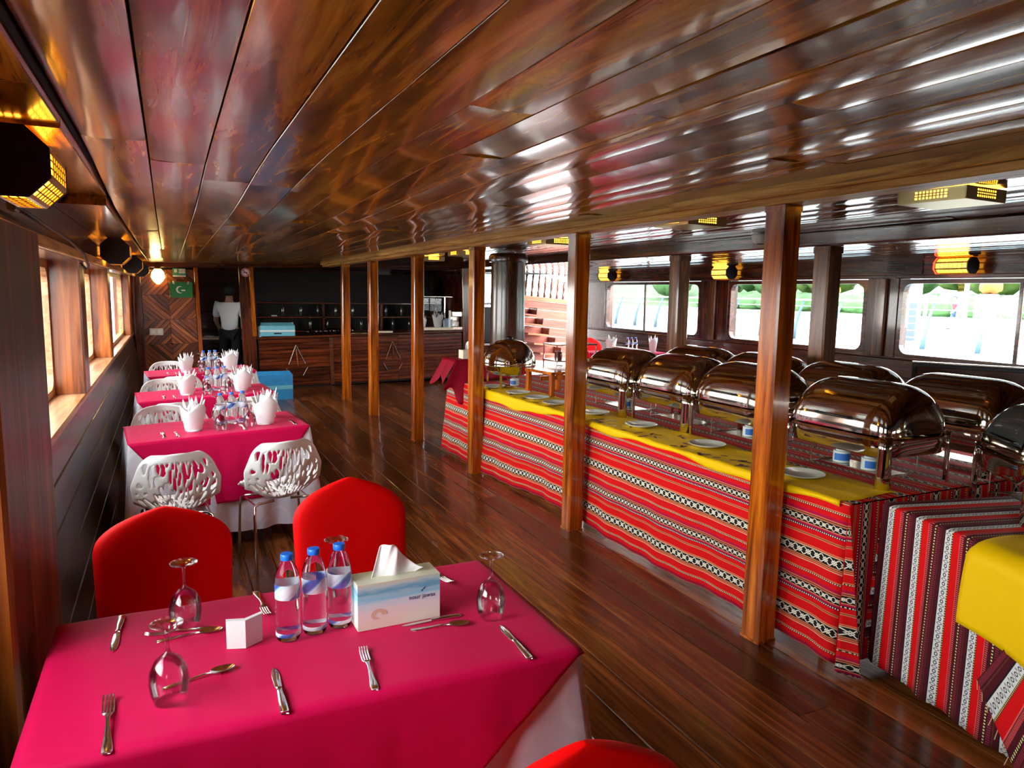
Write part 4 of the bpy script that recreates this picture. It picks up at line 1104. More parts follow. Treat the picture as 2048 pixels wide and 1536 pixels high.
# far end and near end drops
def endw_(y, sg):
    def f(u, v):
        e = buf(0 if sg < 0 else 1, (Lt+.0001+Ld*.999*v)/(Lt+Ld))       # the hanging edge of the long side
        k_ = min(1, u*5)
        return (e[0]+(4.16-e[0])*u+.012*math.sin(u*26)*v*k_, e[1]+sg*(.035*v+.012*math.sin(u*24)*v)*k_, e[2])
    return f
q.grid(endw_(YB, 1), 40, 10, uvfn=lambda u, v: (-v*.7, xf(YB)+1.6*u))
q.grid(endw_(YA, -1), 40, 10, uvfn=lambda u, v: (-v*.7, -.90+1.6*u), flip=True)
# corner pleat
def pleat(u, v):
    d = v*.80; r = .13*v*math.sin(u*PI)
    return (2.628+.07*u*v+.015*v*math.sin(u*6)-.03*v*(1-u), YA-.004-.09*v*math.sin(u*PI)-.012*v, ZB-.01-d*(.93))
q.grid(pleat, 14, 14, uvfn=lambda u, v: (2.1+.12*u, -Lt-v*.8+.62))
bc = q.build('buffet_cloth', M_textA, None, None, True); md = bc.modifiers.new('s', 'SOLIDIFY'); md.thickness = .002
tag(bc, 'red striped woven textile over the long buffet, hanging to the floor', 'tablecloth')
# yellow runner with leaf print
q = MB(); RA, RB = 2.17, 6.25
def run(u, v):
    y = RA+(RB-RA)*u; hang = .035+.055*sm(y, 4.3, 5.8)+.012*math.sin(y*5)+.006*math.sin(y*13); wd = .36+.02*math.sin(y*6)
    s_ = v*(wd+hang)
    x0 = xf(y)-.012
    if s_ < wd: x = x0+wd-s_; return (x, y+.01*math.sin(x*20), ZB+.003+.003*max(0, math.sin(x*38+y*7))+.0015*math.sin(y*29+x*11))
    d = s_-wd; return (x0-.005-.01*d, y, ZB+.002-d)
q.grid(run, 130, 26)
yr = q.build('table_runner', M_yellow, None, None, True); tag(yr, 'yellow runner along the front of the buffet with scattered dark leaf prints', 'table runner')
md = yr.modifiers.new('s', 'SOLIDIFY'); md.thickness = .0015
rnd = random.Random(4)
q = MB()
for k_ in range(70):
    y = rnd.uniform(2.5, 6.1); x = xf(y)+rnd.uniform(.01, .13) if rnd.random() < .75 else xf(y)+rnd.uniform(.02, .3); a = rnd.uniform(0, 6); s1, s2 = rnd.uniform(.02, .045), rnd.uniform(.01, .018)
    b = len(q.v)
    for j in range(8):
        t = 2*PI*j/8; px_, py_ = s1*math.cos(t), s2*math.sin(t)*(1+.4*math.cos(2*t)); q.v.append((x+px_*math.cos(a)-py_*math.sin(a), y+px_*math.sin(a)+py_*math.cos(a), ZB+.0072))
    q.face([b+j for j in range(8)])
q.build('leaf_print', M_leafprint, yr)['kind'] = 'stuff'
# plates
def plate_mesh():
    q = MB(); q.lathe([(.001,.004),(.06,.004),(.068,.007),(.105,.019),(.108,.0205),(.107,.0175),(.07,.003),(.062,0),(.001,0)], 36, cap0=False, cap1=False); return q.mesh('plate', M_ceramic, True)
PL = plate_mesh()
PLS = [(2.80,2.55),(2.83,3.29),(2.835,3.96),(2.80,4.50),(2.76,5.02),(2.75,5.33),(2.735,5.66),(2.70,6.1)]
for i_, (x, y) in enumerate(PLS):
    o = bpy.data.objects.new('dinner_plate', PL); COL.objects.link(o); o.location = (x, y, ZB+.0072)
    nm = ['first', 'second', 'third', 'fourth', 'fifth', 'sixth', 'seventh', 'eighth'][i_]
    tag(o, 'pale ceramic plate on the yellow runner, %s from the camera' % nm, 'plate', 'plates on the yellow runner')
# chafing dishes (local: length along y, front faces -x)
def chafer(label, loc, rz, window=False, Ld=.62, Wd=.48, ztop=.465):
    o = thing('chafing_dish', label, 'chafing dish', loc, (0,0,rz), 'roll-top chafing dishes')
    a, Ln = Wd/2-.005, Ld/2-.005; zb = .235; h = ztop-zb
    def lid(u, v):
        s_ = -1+2*v; y = s_*Ln; e = max(0, 1-abs(s_)**6.5)**(1/2.4); ph = PI*u
        return (-a*math.cos(ph)*(e*.12+.88 if e > 0 else .88)*max(e, .0)**.15 if False else -a*math.cos(ph)*(e**.35 if e > 0 else 0), y, zb+.012+h*abs(math.sin(ph))**.9*e)
    vv = [0, .004, .012, .025, .045, .07, .1, .14, .2] ; vv = vv + [.3, .4, .5] + [1-x for x in vv[::-1]][0:0]
    vs_ = [0, .003, .01, .022, .04, .065, .1, .15, .22, .32, .5]; vs_ = vs_ + [1-x for x in vs_[-2::-1]]
    q = MB(); q.grid(lambda u, v: lid(u, vs_[round(v*(len(vs_)-1))]), 40, len(vs_)-1, flip=True)
    ld = q.build('lid', M_steel, o, smooth=True)
    q = MB(); q.tube([(-a*.88-.03, -.1, zb+.075), (-a*.88-.045, -.09, zb+.078), (-a*.88-.045, .09, zb+.078), (-a*.88-.03, .1, zb+.075)], .006, 8)
    q.tube([(-a*.88-.03, -.1, zb+.075), (-a*.83, -.1, zb+.08)], .006, 8); q.tube([(-a*.88-.03, .1, zb+.075), (-a*.83, .1, zb+.08)], .006, 8)
    q.build('handle', M_black, ld, smooth=True)
    if window:
        q = MB(); q.grid(lambda u, v: (lambda p: (p[0]*1.012, p[1], zb+.012+(p[2]-zb-.012)*1.012))(lid(.07+.30*u, .2+.6*v)), 14, 10, flip=True); q.build('viewing_glass', plain('viewing_glass', (.03,.035,.035), .03, 0, spec=1, coat=1), ld, smooth=True)
    q = MB()
    def skirt(pr):
        def f(u, v):
            t = u*2*PI; n_ = 7; c_, s_ = math.cos(t), math.sin(t); den = (abs(c_)**n_+abs(s_)**n_)**(1/n_)
            r, z = pr[round(v*(len(pr)-1))]
            return ((Wd/2+r)*c_/den, (Ld/2+r)*s_/den, z)
        return f
    pr = [(-.06,.14),(-.015,.145),(-.008,.152),(-.008,.222),(.004,.226),(.008,.232),(.004,.24),(-.02,.243),(-.1,.243)]
    q.grid(skirt(pr), 64, len(pr)-1); auto_smooth(q.build('water_pan', M_steel, o), 50)
    for sx_ in (-1, 1):
        for sy_ in (-1, 1):
            q = MB()
            def leg(u, v, sx_=sx_, sy_=sy_):
                t = (u-.5)*PI*.55+PI/4; r = .045-.006*v
                return (sx_*(Wd/2-.04+r*math.cos(t)), sy_*(Ld/2-.04+r*math.sin(t)), .002+.248*v)
            q.grid(leg, 8, 4, flip=(sx_*sy_ < 0)); lg = q.build('leg', M_steel, o, smooth=True); md = lg.modifiers.new('s', 'SOLIDIFY'); md.thickness = .004
    q = MB()
    for sy_ in (-.2, .2): q.tube([(-.14, sy_, .145), (-.14, sy_, .03), (.14, sy_, .03), (.14, sy_, .145)], .004, 6)
    q.box(-.07, .07, -.22, .22, .026, .031)
    q.build('burner_shelf', M_steelb, o)
    return o
ca = chafer('roll-top chafing dish in the front row, nearest, beside the nearest post', (3.17, 2.51, ZB+.004), 0)
for lb, x, y in (('roll-top chafing dish in the front row, second from the camera behind the nearest post', 3.2, 3.33), ('roll-top chafing dish in the front row, third from the camera', 3.2, 3.97), ('roll-top chafing dish in the front row, farthest, beside the second post', 3.14, 4.605)):
    dup(ca, (x, y, ZB+.004), (0,0,0), lb)
for lb, x, y in (('roll-top chafing dish in the back row, nearest, at the right', 3.86, 2.46), ('roll-top chafing dish in the back row, second from the camera', 3.86, 3.2), ('roll-top chafing dish in the back row, third from the camera', 3.86, 3.9), ('roll-top chafing dish in the back row, farthest', 3.86, 4.62)):
    dup(ca, (x, y, ZB+.004), (0,0,0), lb)
def fuel(label, loc, rz):
    o = thing('fuel_can', label, 'fuel can', loc, (0,0,rz), 'fuel cans under the chafing dishes')
    q = MB(); q.lathe([(.040,0),(.042,.002),(.042,.058),(.04,.06),(.03,.06),(.028,.066),(.001,.067)], 20); auto_smooth(q.build('can', M_can, o))
    q = MB(); q.grid(lambda u, v: (.0424*math.cos(u*2.2+2.0), .0424*math.sin(u*2.2+2.0), .012+.036*v), 10, 1); q.build('blue_label', M_canb, o, smooth=True)
    return o
f0 = fuel('left fuel can under the nearest front chafing dish', (3.15, 2.62, ZB+.036), .9)
dup(f0, (3.14, 2.44, ZB+.036), (0,0,1.2), 'right fuel can under the nearest front chafing dish')
dup(f0, (3.19, 3.33, ZB+.036), (0,0,1.3), 'fuel can under the second front chafing dish, left of the nearest post')
dup(f0, (3.2, 3.93, ZB+.036), (0,0,.2), 'fuel can under the third front chafing dish')
dup(f0, (3.11, 4.54, ZB+.036), (0,0,.6), 'fuel can under the farthest front chafing dish')

# end table with banded textile
ET = Vector((2.79, 2.085, 0)); ang = math.radians(-13.5)
et = thing('side_table', 'table at the right edge under the banded textile', 'table', tuple(ET), (0,0,ang))
q = MB(); q.box(.03, 1.5, -1.38, -.02, ZB-.045, ZB-.012); q.build('tabletop', M_dwoodx, et)
for sx_ in (.1, 1.4):
    for sy_ in (-1.3, -.1):
        q = MB(); q.tube([(sx_, sy_, 0), (sx_, sy_, ZB-.045)], .018, 8); q.build('leg', M_steelb, et)
q = MB()
def eb(u, v):
    y = -1.4*u; s_ = v*(1.5+.71)
    if s_ < 1.5: return (1.5-s_, y, ZB - (.006*(1-(1.5-s_)/.02)**2 if 1.5-s_ < .02 else 0))
    d = s_-1.5; t = d/.71
    return (-.006-.012*t+(.009*math.sin(y*26+.5)+.005*math.sin(y*43))*t, y-.02*t*sm(-y, .4, .8), ZB-.006-d*(1-.0*t)-.0*t)
vs2 = [0, .2, .4, .6, .66, .672, .6765, .679] + [.679+(1-.679)*k_/16 for k_ in range(1, 17)]
q.grid(lambda u, v: eb(u, vs2[round(v*(len(vs2)-1))]), 96, len(vs2)-1, uvfn=lambda u, v: (1.4*u+.11, vs2[round(v*(len(vs2)-1))]*2.21))
def eend(u, v): 
    return (1.5*u-.03*v*(1-u), .004+.02*v+.012*math.sin(u*22)*v, ZB-.004-.66*v)
q.grid(eend, 30, 8, uvfn=lambda u, v: (.11-v*.66, u*1.5))
def nend(u, v):
    e = eb(1, (1.5001+.709*v)/2.21); return (e[0]+(1.5-e[0])*u, e[1]-(.03*v+.012*math.sin(u*22)*v)*min(1, u*5), e[2])
q.grid(nend, 30, 8, uvfn=lambda u, v: (1.51+v*.66, u*1.5), flip=True)
# dangling near corner
def corner(u, v):
    return (-.036-.15*max(0, v-.35)-.06*u*max(0, v-.3), -.74-.35*u+.06*v*(1-u), ZB-.17-.58*v*(.45+.75*u)+.0)
q.grid(corner, 16, 12, uvfn=lambda u, v: (.62+.35*u+.11, 1.5+.1+.62*v))
eo = q.build('side_table_cloth', M_textB, None, tuple(ET), True, (0,0,ang)); md = eo.modifiers.new('s', 'SOLIDIFY'); md.thickness = .002
tag(eo, 'red and maroon cloth banded with white rings hanging from the right-hand table', 'tablecloth')
q = MB()
for k_ in range(16):
    u = k_/15; p = Vector(corner(u, 1)); q.tube([p, p+Vector((random.uniform(-.01,.01), random.uniform(-.01,.01), -.035))], .0015, 4)
fr_ = q.build('fringe', plain('fringe', (.7,.45,.25), .9), eo); fr_['kind'] = 'stuff'
q = MB()
def yel(u, v):
    y = -.515-.52*u; s_ = v*(.42+.31)
    if s_ < .42: x = .42-s_; return (x, y+.03*math.sin(x*7), ZB+.005+.003*math.sin(x*20+y*13)+.003)
    d = s_-.42; return (-.012-.045*sm(d,0,.04)-.03*d+.006*math.sin(y*17)*d/.3-.05*d/.3*sm(u,.4,1), y+.02*math.sin(d*6)-.03*d, ZB+.006-d*(1.0+.12*u))
q.grid(yel, 24, 36); yo = q.build('yellow_cloth', M_yellow, None, tuple(ET), True, (0,0,ang)); md = yo.modifiers.new('s', 'SOLIDIFY'); md.thickness = .002
tag(yo, 'plain yellow satin cloth hanging over the right-hand table edge', 'cloth')
wd_ = chafer('roll-top chafing dish with a glazed lid cut off by the right edge', (3.29, 1.70, ZB+.004), math.radians(-34), True, .5, .42, .44)

# far end of the buffet: burgundy riser, tissue box, soup warmer, stand
o = tag(empty('riser', (2.80, 6.78, ZB)), 'block riser under the burgundy cloth at the buffet\'s far end', 'riser')
q = MB(); q.chbox(-.26, .28, -.17, .17, .003, .215, 'Z', .01); q.build('body', M_dwoodx, o)
q = MB()
def burg(u, v):
    x = -.29+.59*u; s_ = v*.72
    if s_ < .37: return (x, .18-s_, .22)
    d = s_-.37; tip = .19+.24*math.exp(-((u-.22)/.10)**2)+.10*math.exp(-((u-.02)/.06)**2)
    dd = d/.35*tip
    return (x-.10*dd/.2*(1-u)**3, -.192-.05*dd+.02*math.sin(u*19)*dd/.2, .218-dd)
q.grid(burg, 40, 24)
def burgs(u, v):
    y = .18-.37*u; d = v*(.2+.06*math.sin(u*9)); return (-.29-.003-.55*d-.02*math.sin(u*14)*v, y, .218-d)
q.grid(burgs, 16, 10, flip=True)
bo = q.build('riser_cloth', M_burg, None, (2.80, 6.78, ZB), True); md = bo.modifiers.new('s', 'SOLIDIFY'); md.thickness = .002
tag(bo, 'burgundy cloth draped over the riser at the far end of the buffet', 'cloth')
o = thing('tissue_box', 'pale tissue box on top of the burgundy riser', 'tissue box', (2.70, 6.74, ZB+.2235))
q = MB(); q.chbox(-.085, .085, -.06, .06, 0, .085, 'Z', .004); q.build('carton', M_cream, o)
q = MB(); q.grid(lambda u, v: (-.05+.1*u*(1-.3*v)+.015, .02*math.sin(u*8), .083+(.07+.02*math.sin(u*4))*v*math.sin(.4+u*2.4)), 12, 6); t_ = q.build('tissue', M_paper, o, smooth=True); md = t_.modifiers.new('s', 'SOLIDIFY'); md.thickness = .002
o = thing('soup_warmer', 'round polished food warmer with a domed lid beside the mast', 'chafing dish', (2.86, 6.12, ZB+.008))
q = MB(); q.lathe([(.245,.21),(.25,.22),(.25,.24),(.235,.3),(.19,.375),(.12,.425),(.05,.445),(.001,.448)], 36, cap0=False); auto_smooth(q.build('lid', M_steel, o), 60)
q = MB(); q.lathe([(.03,.447),(.034,.455),(.02,.47),(.001,.474)], 16); q.build('knob', M_black, o, smooth=True)
q = MB(); q.lathe([(.12,.11),(.2,.13),(.235,.17),(.25,.205),(.262,.212),(.25,.216)], 36); auto_smooth(q.build('water_pan', M_steel, o), 60)
for k_ in range(4):
    a = PI/4+PI/2*k_; c_, s_ = math.cos(a), math.sin(a); q = MB(); q.tube([(c_*.215, s_*.215, 0), (c_*.215, s_*.215, .19), (c_*.24, s_*.24, .215)], .012, 8); q.build('leg', M_steel, o, smooth=True)
q = MB(); q.lathe([(.06,.0),(.06,.012),(.001,.012)], 16); q.build('burner_tray', M_steelb, o)
f1 = dup(f0, (2.90, 6.08, ZB+.022), (0,0,.4), 'fuel can under the round food warmer')
o = thing('wooden_stand', 'small orange wooden stand with four legs right of the round warmer', 'stand', (3.08, 5.62, ZB+.001), (0,0,math.radians(8)))
q = MB(); q.chbox(-.19, .19, -.2, .2, .19, .215, 'X', .004); q.build('top_board', M_post, o)
for sx_ in (-.165, .165):
    for sy_ in (-.175, .175): q = MB(); q.chbox(sx_-.02, sx_+.02, sy_-.02, sy_+.02, 0, .19, 'Z', .004); q.build('leg', M_post, o)
q = MB(); q.chbox(-.165, .165, -.006, .006, .12, .16, 'X', .003); q.build('stretcher', M_post, o)
o = thing('serving_tray_stand', 'two-tier steel serving stand with dark jars behind the wooden stand', 'stand', (3.44, 6.0, ZB+.001))
for zz in (.11, .25, .40): q = MB(); q.chbox(-.22, .22, -.14, .14, zz, zz+.012, 'X', .004); q.build('tier', M_steelb, o)
for sx_ in (-.21, .21):
    for sy_ in (-.13, .13): q = MB(); q.tube([(sx_, sy_, 0), (sx_, sy_, .41)], .006, 6); q.build('upright', M_chrome, o)
for k_, (lx, lz, lb) in enumerate(((-.14, .263, 'left small jar on the upper tier of the steel serving stand'), (.0, .263, 'middle small jar on the upper tier of the steel serving stand'), (.13, .263, 'right small jar on the upper tier of the steel serving stand'), (-.12, .123, 'left small jar on the lower tier of the steel serving stand'), (.08, .123, 'right small jar on the lower tier of the steel serving stand'))):
    j = thing('jar', lb, 'jar', (3.44+lx, 5.97, ZB+.001+lz), group='jars on the serving stand')
    q = MB(); q.lathe([(.032,0),(.036,.004),(.036,.06),(.03,.07)], 14); q.build('glass_body', plain('jar_dark', (.12,.03,.02), .1), j, smooth=True)
    q = MB(); q.lathe([(.032,.07),(.033,.085),(.001,.088)], 14); q.build('lid', M_chrome, j, smooth=True)

# ------------------------------------------------------------------ things on and behind the bar counter
def bartop(x): return .875+.027*(x-2.35)
def carton(label, x, y, z, wd, dp, h, mat, rz=0, open_=True):
    o = thing('carton', label, 'box', (x, y, z), (0,0,rz))
    q = MB(); q.chbox(-wd/2, wd/2, -dp/2, dp/2, 0, h, 'Z', .008); q.build('box_body', mat, o)
    q = MB(); q.chbox(-wd/2, wd/2, -dp/2-.004, -dp/2, h*.42, h*.58, 'X', .002); q.build('pale_band', M_sign if h < .3 else M_bluebox2, o)
    q = MB(); q.chbox(-.06, .06, -dp/2-.006, -dp/2-.004, h*.2, h*.32, 'X', .002); q.build('hand_hole', M_black, o)
    q = MB(); q.add([(-wd/2, -dp/2, h+.001), (wd/2, -dp/2, h+.001), (wd/2-.03, -dp/2+.12, h+.05), (-wd/2+.03, -dp/2+.12, h+.05)], [(0, 1, 2, 3)]); q.build('flap', mat, o)
    return o
carton('pale blue carton lying on the left end of the bar counter', 1.62, 12.72, bartop(1.62)+.012, .56, .3, .17, M_bluebox2)
carton('blue water carton standing on the floor beyond the fourth table', 1.36, 11.55, zf(1.36, 11.55)+.002, .62, .36, .38, M_bluebox)
o = thing('folder', 'white folder standing beside the pale blue carton on the bar', 'folder', (1.345, 12.72, bartop(1.345)+.002)); q = MB(); q.chbox(-.02, .02, -.1, .1, 0, .17, 'Z', .003); q.build('cover', M_sign, o)
q = MB(); q.box(-.016, .016, -.096, .096, .165, .171); q.build('pages', M_paper, o)
rnd = random.Random(21)
ORDN = ['first', 'second', 'third', 'fourth', 'fifth', 'sixth', 'seventh', 'eighth', 'ninth', 'tenth', 'eleventh']
def tumbler(label, x, y, z, grp):
    o = bpy.data.objects.new('tumbler', TUM); COL.objects.link(o); o.location = (x, y, z); return tag(o, label, 'glass', grp)
q = MB(); q.lathe([(.028,.004),(.03,0),(.036,.1),(.034,.1),(.027,.006)], 14); TUM = q.mesh('tumbler', thin_glass('tumbler_glass', (.9,.93,.93), 1.0, .05, 1.5, .08), True)
for k_ in range(11):
    x = 2.12+.075*k_; tumbler('%s tumbler from the left in the row on the bar counter' % ORDN[k_], x, 12.66+.03*(k_ % 2), bartop(x)+.002, 'tumblers on the bar counter')
o = thing('serving_tray', 'pale tray on the bar counter between the two farthest posts', 'tray', (2.98, 12.66, bartop(2.98)+.002)); q = MB(); q.lathe([(.16,0),(.19,.012),(.185,.014),(.001,.006)], 24); q.build('dish', M_goldp, o, smooth=True)
o = thing('cutting_board', 'white board lying on the bar counter right of the fifth post', 'board', (3.42, 12.66, bartop(3.42)+.002)); q = MB(); q.chbox(-.16, .16, -.1, .1, 0, .03, 'X', .006); q.build('board', M_cream, o)
q = MB(); q.chbox(-.19, -.16, -.02, .02, .006, .024, 'X', .004); q.build('grip', M_cream, o)
o = thing('display_case', 'steel-edged display shelf with a white base behind the fourth post', 'display case', (4.42, 12.72, bartop(4.42)+.012))
q = MB(); q.chbox(-.32, .3, -.16, .16, 0, .05, 'X', .005); q.build('base_slab', M_cream, o)
q = MB(); q.chbox(-.32, .3, -.12, .16, .60, .615, 'X', .004); q.build('top_shelf', M_steelb, o)
for sx_ in (-.3, .24): q = MB(); q.chbox(sx_-.012, sx_+.012, .12, .145, .05, .6, 'Z', .003); q.build('upright', M_chrome, o)
q = MB(); q.chbox(.225, .255, -.15, -.12, .05, .36, 'Z', .003); q.build('front_upright', M_white, o)
q = MB(); q.box(-.3, .28, -.1, -.095, .06, .58); q.build('glass_pane', M_pane, o)
for lb, lx, hh in (('white napkin cone inside the bar display shelf, left', -.22, .10), ('white napkin cone inside the bar display shelf, right', .08, .18)):
    napkin(lb, (4.42+lx, 12.78, bartop(4.42)+.055), lx, .8 if hh < .15 else 1.1)
o = thing('blue_cloth_bundle', 'pale blue folded cloth inside the bar display shelf', 'cloth', (4.66, 12.70, bartop(4.66)+.056))
q = MB(); q.grid(lambda u, v: (-.08+.16*u, -.05+.1*v, .14+.03*math.sin(u*7)*math.sin(v*5+1)), 10, 8); q.grid(lambda u, v: (-.08+.16*u, -.052, (.14+.03*math.sin(u*7)*math.sin(1))*v), 10, 4, flip=True); t_ = q.build('folds', plain('pale_blue_cloth', (.45,.6,.75), .8), o, smooth=True)
q = MB(); q.box(-.07, .07, -.045, .045, 0, .12); q.build('stack', M_napkin, o)
o = thing('coffee_machine', 'small steel coffee machine on the bar, left of the third post', 'appliance', (4.82, 12.7, bartop(4.82)+.002))
q = MB(); q.chbox(-.1, .1, -.1, .12, 0, .06, 'X', .006); q.chbox(-.1, .1, .04, .12, .06, .3, 'X', .006); q.build('body', M_steelb, o)
q = MB(); q.chbox(-.1, .1, -.09, .12, .24, .34, 'X', .01); q.build('head', M_chrome, o)
q = MB(); q.lathe([(.05,.065),(.055,.07),(.055,.15),(.035,.17)], 14, c=(0,-.03,0)); q.build('jug', M_glass, o, smooth=True)
# bar back shelves with bottles
sh = tag(empty('bar_shelf', (2.9, 13.9, 0)), 'dark back-bar shelving behind the counter', 'shelf')
for zz in (.5, .86, 1.12, 1.38): q = MB(); q.chbox(-1.5, 1.9, -.16, .16, zz, zz+.03, 'X', .004); q.build('shelf_board', M_dwoodx, sh)
for xx in (-1.5, -.3, .8, 1.9): q = MB(); q.chbox(xx-.02, xx+.02, -.16, .18, 0, 1.4, 'Z', .004); q.build('upright', M_dwoodx, sh)
q = MB(); q.box(-1.5, 1.9, .17, .19, 0, 1.95); q.build('back_panel', M_blackm, sh)
q = MB(); q.lathe([(.036,0),(.037,.003),(.037,.15),(.03,.18),(.014,.2),(.013,.26),(.015,.262),(.015,.275),(.001,.276)], 12); LQ = q.mesh('liquor_bottle', plain('dark_bottle', (.03,.03,.025), .08, spec=.8), True)
for k_ in range(18):
    x = 1.72+k_*.16; zz = (.89, 1.15)[k_ % 2]+.003
    o = bpy.data.objects.new('liquor_bottle', LQ); COL.objects.link(o); o.location = (x, 13.85+rnd.uniform(-.04, .04), zz)
    tag(o, '%s dark bottle from the left on the %s back-bar shelf' % (ORDN[k_//2], ('middle', 'upper')[k_ % 2]), 'bottle', 'bottles on the back-bar shelves')
for k_ in range(10):
    x = 2.0+k_*.2; tumbler('%s small glass from the left on the lower back-bar shelf' % ORDN[k_], x, 13.8, .532, 'glasses on the back-bar shelf')
for lb, x, z, wd in (('small white drip tray on the back-bar shelf edge, left', 1.72, 1.152, .09), ('small white drip tray on the back-bar shelf edge, right', 2.55, .892, .11)):
    o = thing('drip_tray', lb, 'tray', (x, 13.79, z)); q = MB(); q.chbox(-wd/2, wd/2, -.04, .04, 0, .02, 'X', .004); q.build('tray', M_sign, o); q = MB(); q.chbox(-wd/2+.01, wd/2-.01, -.03, .03, .02, .026, 'X', .002); q.build('grille', M_steelb, o)

# ------------------------------------------------------------------ people
def skin(name, pts, edges, mat, parent, sub=2, root=0):
    """one continuous surface grown round a jointed skeleton; pts: (x, y, z, rx[, ry])"""
    me = bpy.data.meshes.new(name); me.from_pydata([p[:3] for p in pts], edges, [])
    o = bpy.data.objects.new(name, me); COL.objects.link(o)
    md = o.modifiers.new('k', 'SKIN'); md.use_smooth_shade = True
    for i_, p in enumerate(pts):
        v = me.skin_vertices[0].data[i_]; v.radius = (p[3], p[4] if len(p) > 4 else p[3]); v.use_root = (i_ == root)
    s_ = o.modifiers.new('u', 'SUBSURF'); s_.levels = sub; s_.render_levels = sub
    dg = bpy.context.evaluated_depsgraph_get(); m2 = bpy.data.meshes.new_from_object(o.evaluated_get(dg))
    bpy.data.objects.remove(o); m2.name = name
    m2.materials.clear(); m2.materials.append(mat); m2.polygons.foreach_set('use_smooth', [True]*len(m2.polygons))
    q_ = bpy.data.objects.new(name, m2); COL.objects.link(q_); q_.parent = parent; return q_
M_skin = plain('skin', (.42,.22,.14), .55); M_hair = plain('dark_hair', (.01,.008,.007), .6)
def person(label, loc, rz, shirt, trousers, J, shorts=False):
    """J: joint positions (facing +y). Body, then clothing as children"""
    o = thing('person', label, 'person', loc, (0,0,rz))
    P_ = [( *J['pelvis'], .125, .095), (*J['waist'], .125, .09), (*J['chest'], .13, .085), (*J['neck'], .055, .055), (*J['jaw'], .068, .078), (*J['head'], .078, .092), (*J['crown'], .05, .055)]
    E_ = [(0,1),(1,2),(2,3),(3,4),(4,5),(5,6)]
    def add(par, p, r): P_.append((*p, *(r if isinstance(r, tuple) else (r, r)))); E_.append((par, len(P_)-1)); return len(P_)-1
    for s_ in 'LR':
        a = add(2, J['sh'+s_], .052); b = add(a, J['el'+s_], .042); c = add(b, J['wr'+s_], .028); d = add(c, J['ha'+s_], (.036, .018))
        hx = Vector(J['ha'+s_]); dr = (hx-Vector(J['wr'+s_])).normalized(); sx_ = Vector((0, 1, 0)) if abs(dr.y) < .7 else Vector((0, 0, 1))
        for k_, (of, ln) in enumerate(((-.026, .06), (-.009, .07), (.009, .066), (.026, .052))):
            p1 = hx+dr*.035+sx_*of; f1_ = add(d, tuple(p1), .0095); p2 = p1+dr*ln*.55; f2_ = add(f1_, tuple(p2), .0085); add(f2_, tuple(p2+dr*ln*.4+Vector((.008 if s_ == 'R' else -.008, 0, 0))), .007)
        t1 = add(d, tuple(hx-dr*.005+sx_*.038), .0105); add(t1, tuple(hx+dr*.028+sx_*.052), .008)
        h = add(0, J['hi'+s_], .088); k_ = add(h, J['kn'+s_], .058); n_ = add(k_, J['an'+s_], .04); t_ = add(n_, J['to'+s_], (.045, .028))
    body = skin('body', P_, E_, M_skin, o)
    HD = Vector(J['head']); 
    nose = Vector((0, .095, -.005)); q = MB(); q.lathe([(.014,-.02),(.012,0),(.004,.03)], 8, c=tuple(HD+nose)); q.build('nose', M_skin, o, smooth=True)
    for sx_ in (-1, 1):
        q = MB(); q.lathe([(.001,-.011),(.009,-.006),(.011,0),(.009,.006),(.001,.011)], 8, c=tuple(HD+Vector((sx_*.032, .083, .015)))); q.build('eye', M_sign, o, smooth=True)
        q = MB(); q.lathe([(.008,-.03),(.018,-.01),(.02,.012),(.008,.03)], 8, c=tuple(HD+Vector((sx_*.082, -.005, .0)))); q.build('ear', M_skin, o, smooth=True)
    q = MB(); q.box(HD.x-.022, HD.x+.022, HD.y+.082, HD.y+.09, HD.z-.058, HD.z-.048); q.build('mouth', plain('lips', (.3,.09,.07), .5), o)
    q = MB()
    def hair(u, v):
        a = u*2*PI; ph = v*PI*.78; front = max(0, math.sin(a)); ph *= 1-.55*front
        return (HD.x+.1*math.sin(ph)*math.cos(a), HD.y-.008+.112*math.sin(ph)*math.sin(a), HD.z+.012+.11*math.cos(ph))
    q.grid(hair, 24, 10); hr = q.build('hair', M_hair, o, smooth=True); md = hr.modifiers.new('s', 'SOLIDIFY'); md.thickness = .008
    def mid(a, b, t): return tuple(Vector(a).lerp(Vector(b), t))
    SP = [(*mid(J['pelvis'], J['waist'], -.3), .15, .125), (*J['waist'], .14, .108), (*J['chest'], .195, .155), (*mid(J['chest'], J['neck'], .55), .125, .1), (*mid(J['chest'], J['neck'], .85), .07, .07)]
    SE = [(0,1),(1,2),(2,3),(3,4)]
    for s_ in 'LR':
        SP.append((*J['sh'+s_], .088, .088)); SE.append((2, len(SP)-1)); SP.append((*mid(J['sh'+s_], J['el'+s_], .85), .062, .062)); SE.append((len(SP)-2, len(SP)-1))
    skin('shirt', SP, SE, plain('shirt_'+label[:6], shirt, .85, bump=.3, bscale=14), o)
    TP = [(*J['pelvis'], .137, .112)]; TE = []
    for s_ in 'LR':
        TP.append((*J['hi'+s_], .098, .098)); TE.append((0, len(TP)-1)); TP.append((*mid(J['hi'+s_], J['kn'+s_], .95), .078, .078)); TE.append((len(TP)-2, len(TP)-1))
        if not shorts: TP.append((*mid(J['kn'+s_], J['an'+s_], .93), .058, .058)); TE.append((len(TP)-2, len(TP)-1))
    skin('shorts' if shorts else 'trousers', TP, TE, plain('trouser_'+label[:6], trousers, .85), o)
    for s_ in 'LR':
        a_, t_ = Vector(J['an'+s_]), Vector(J['to'+s_])
        skin('shoe', [(*(a_+Vector((0,-.05,-.035))), .046, .042), (*(a_+Vector((0,.03,-.04))), .052, .042), (*(t_+Vector((0,.03,-.004))), .046, .034)], [(0,1),(1,2)], M_black, o)
    return o
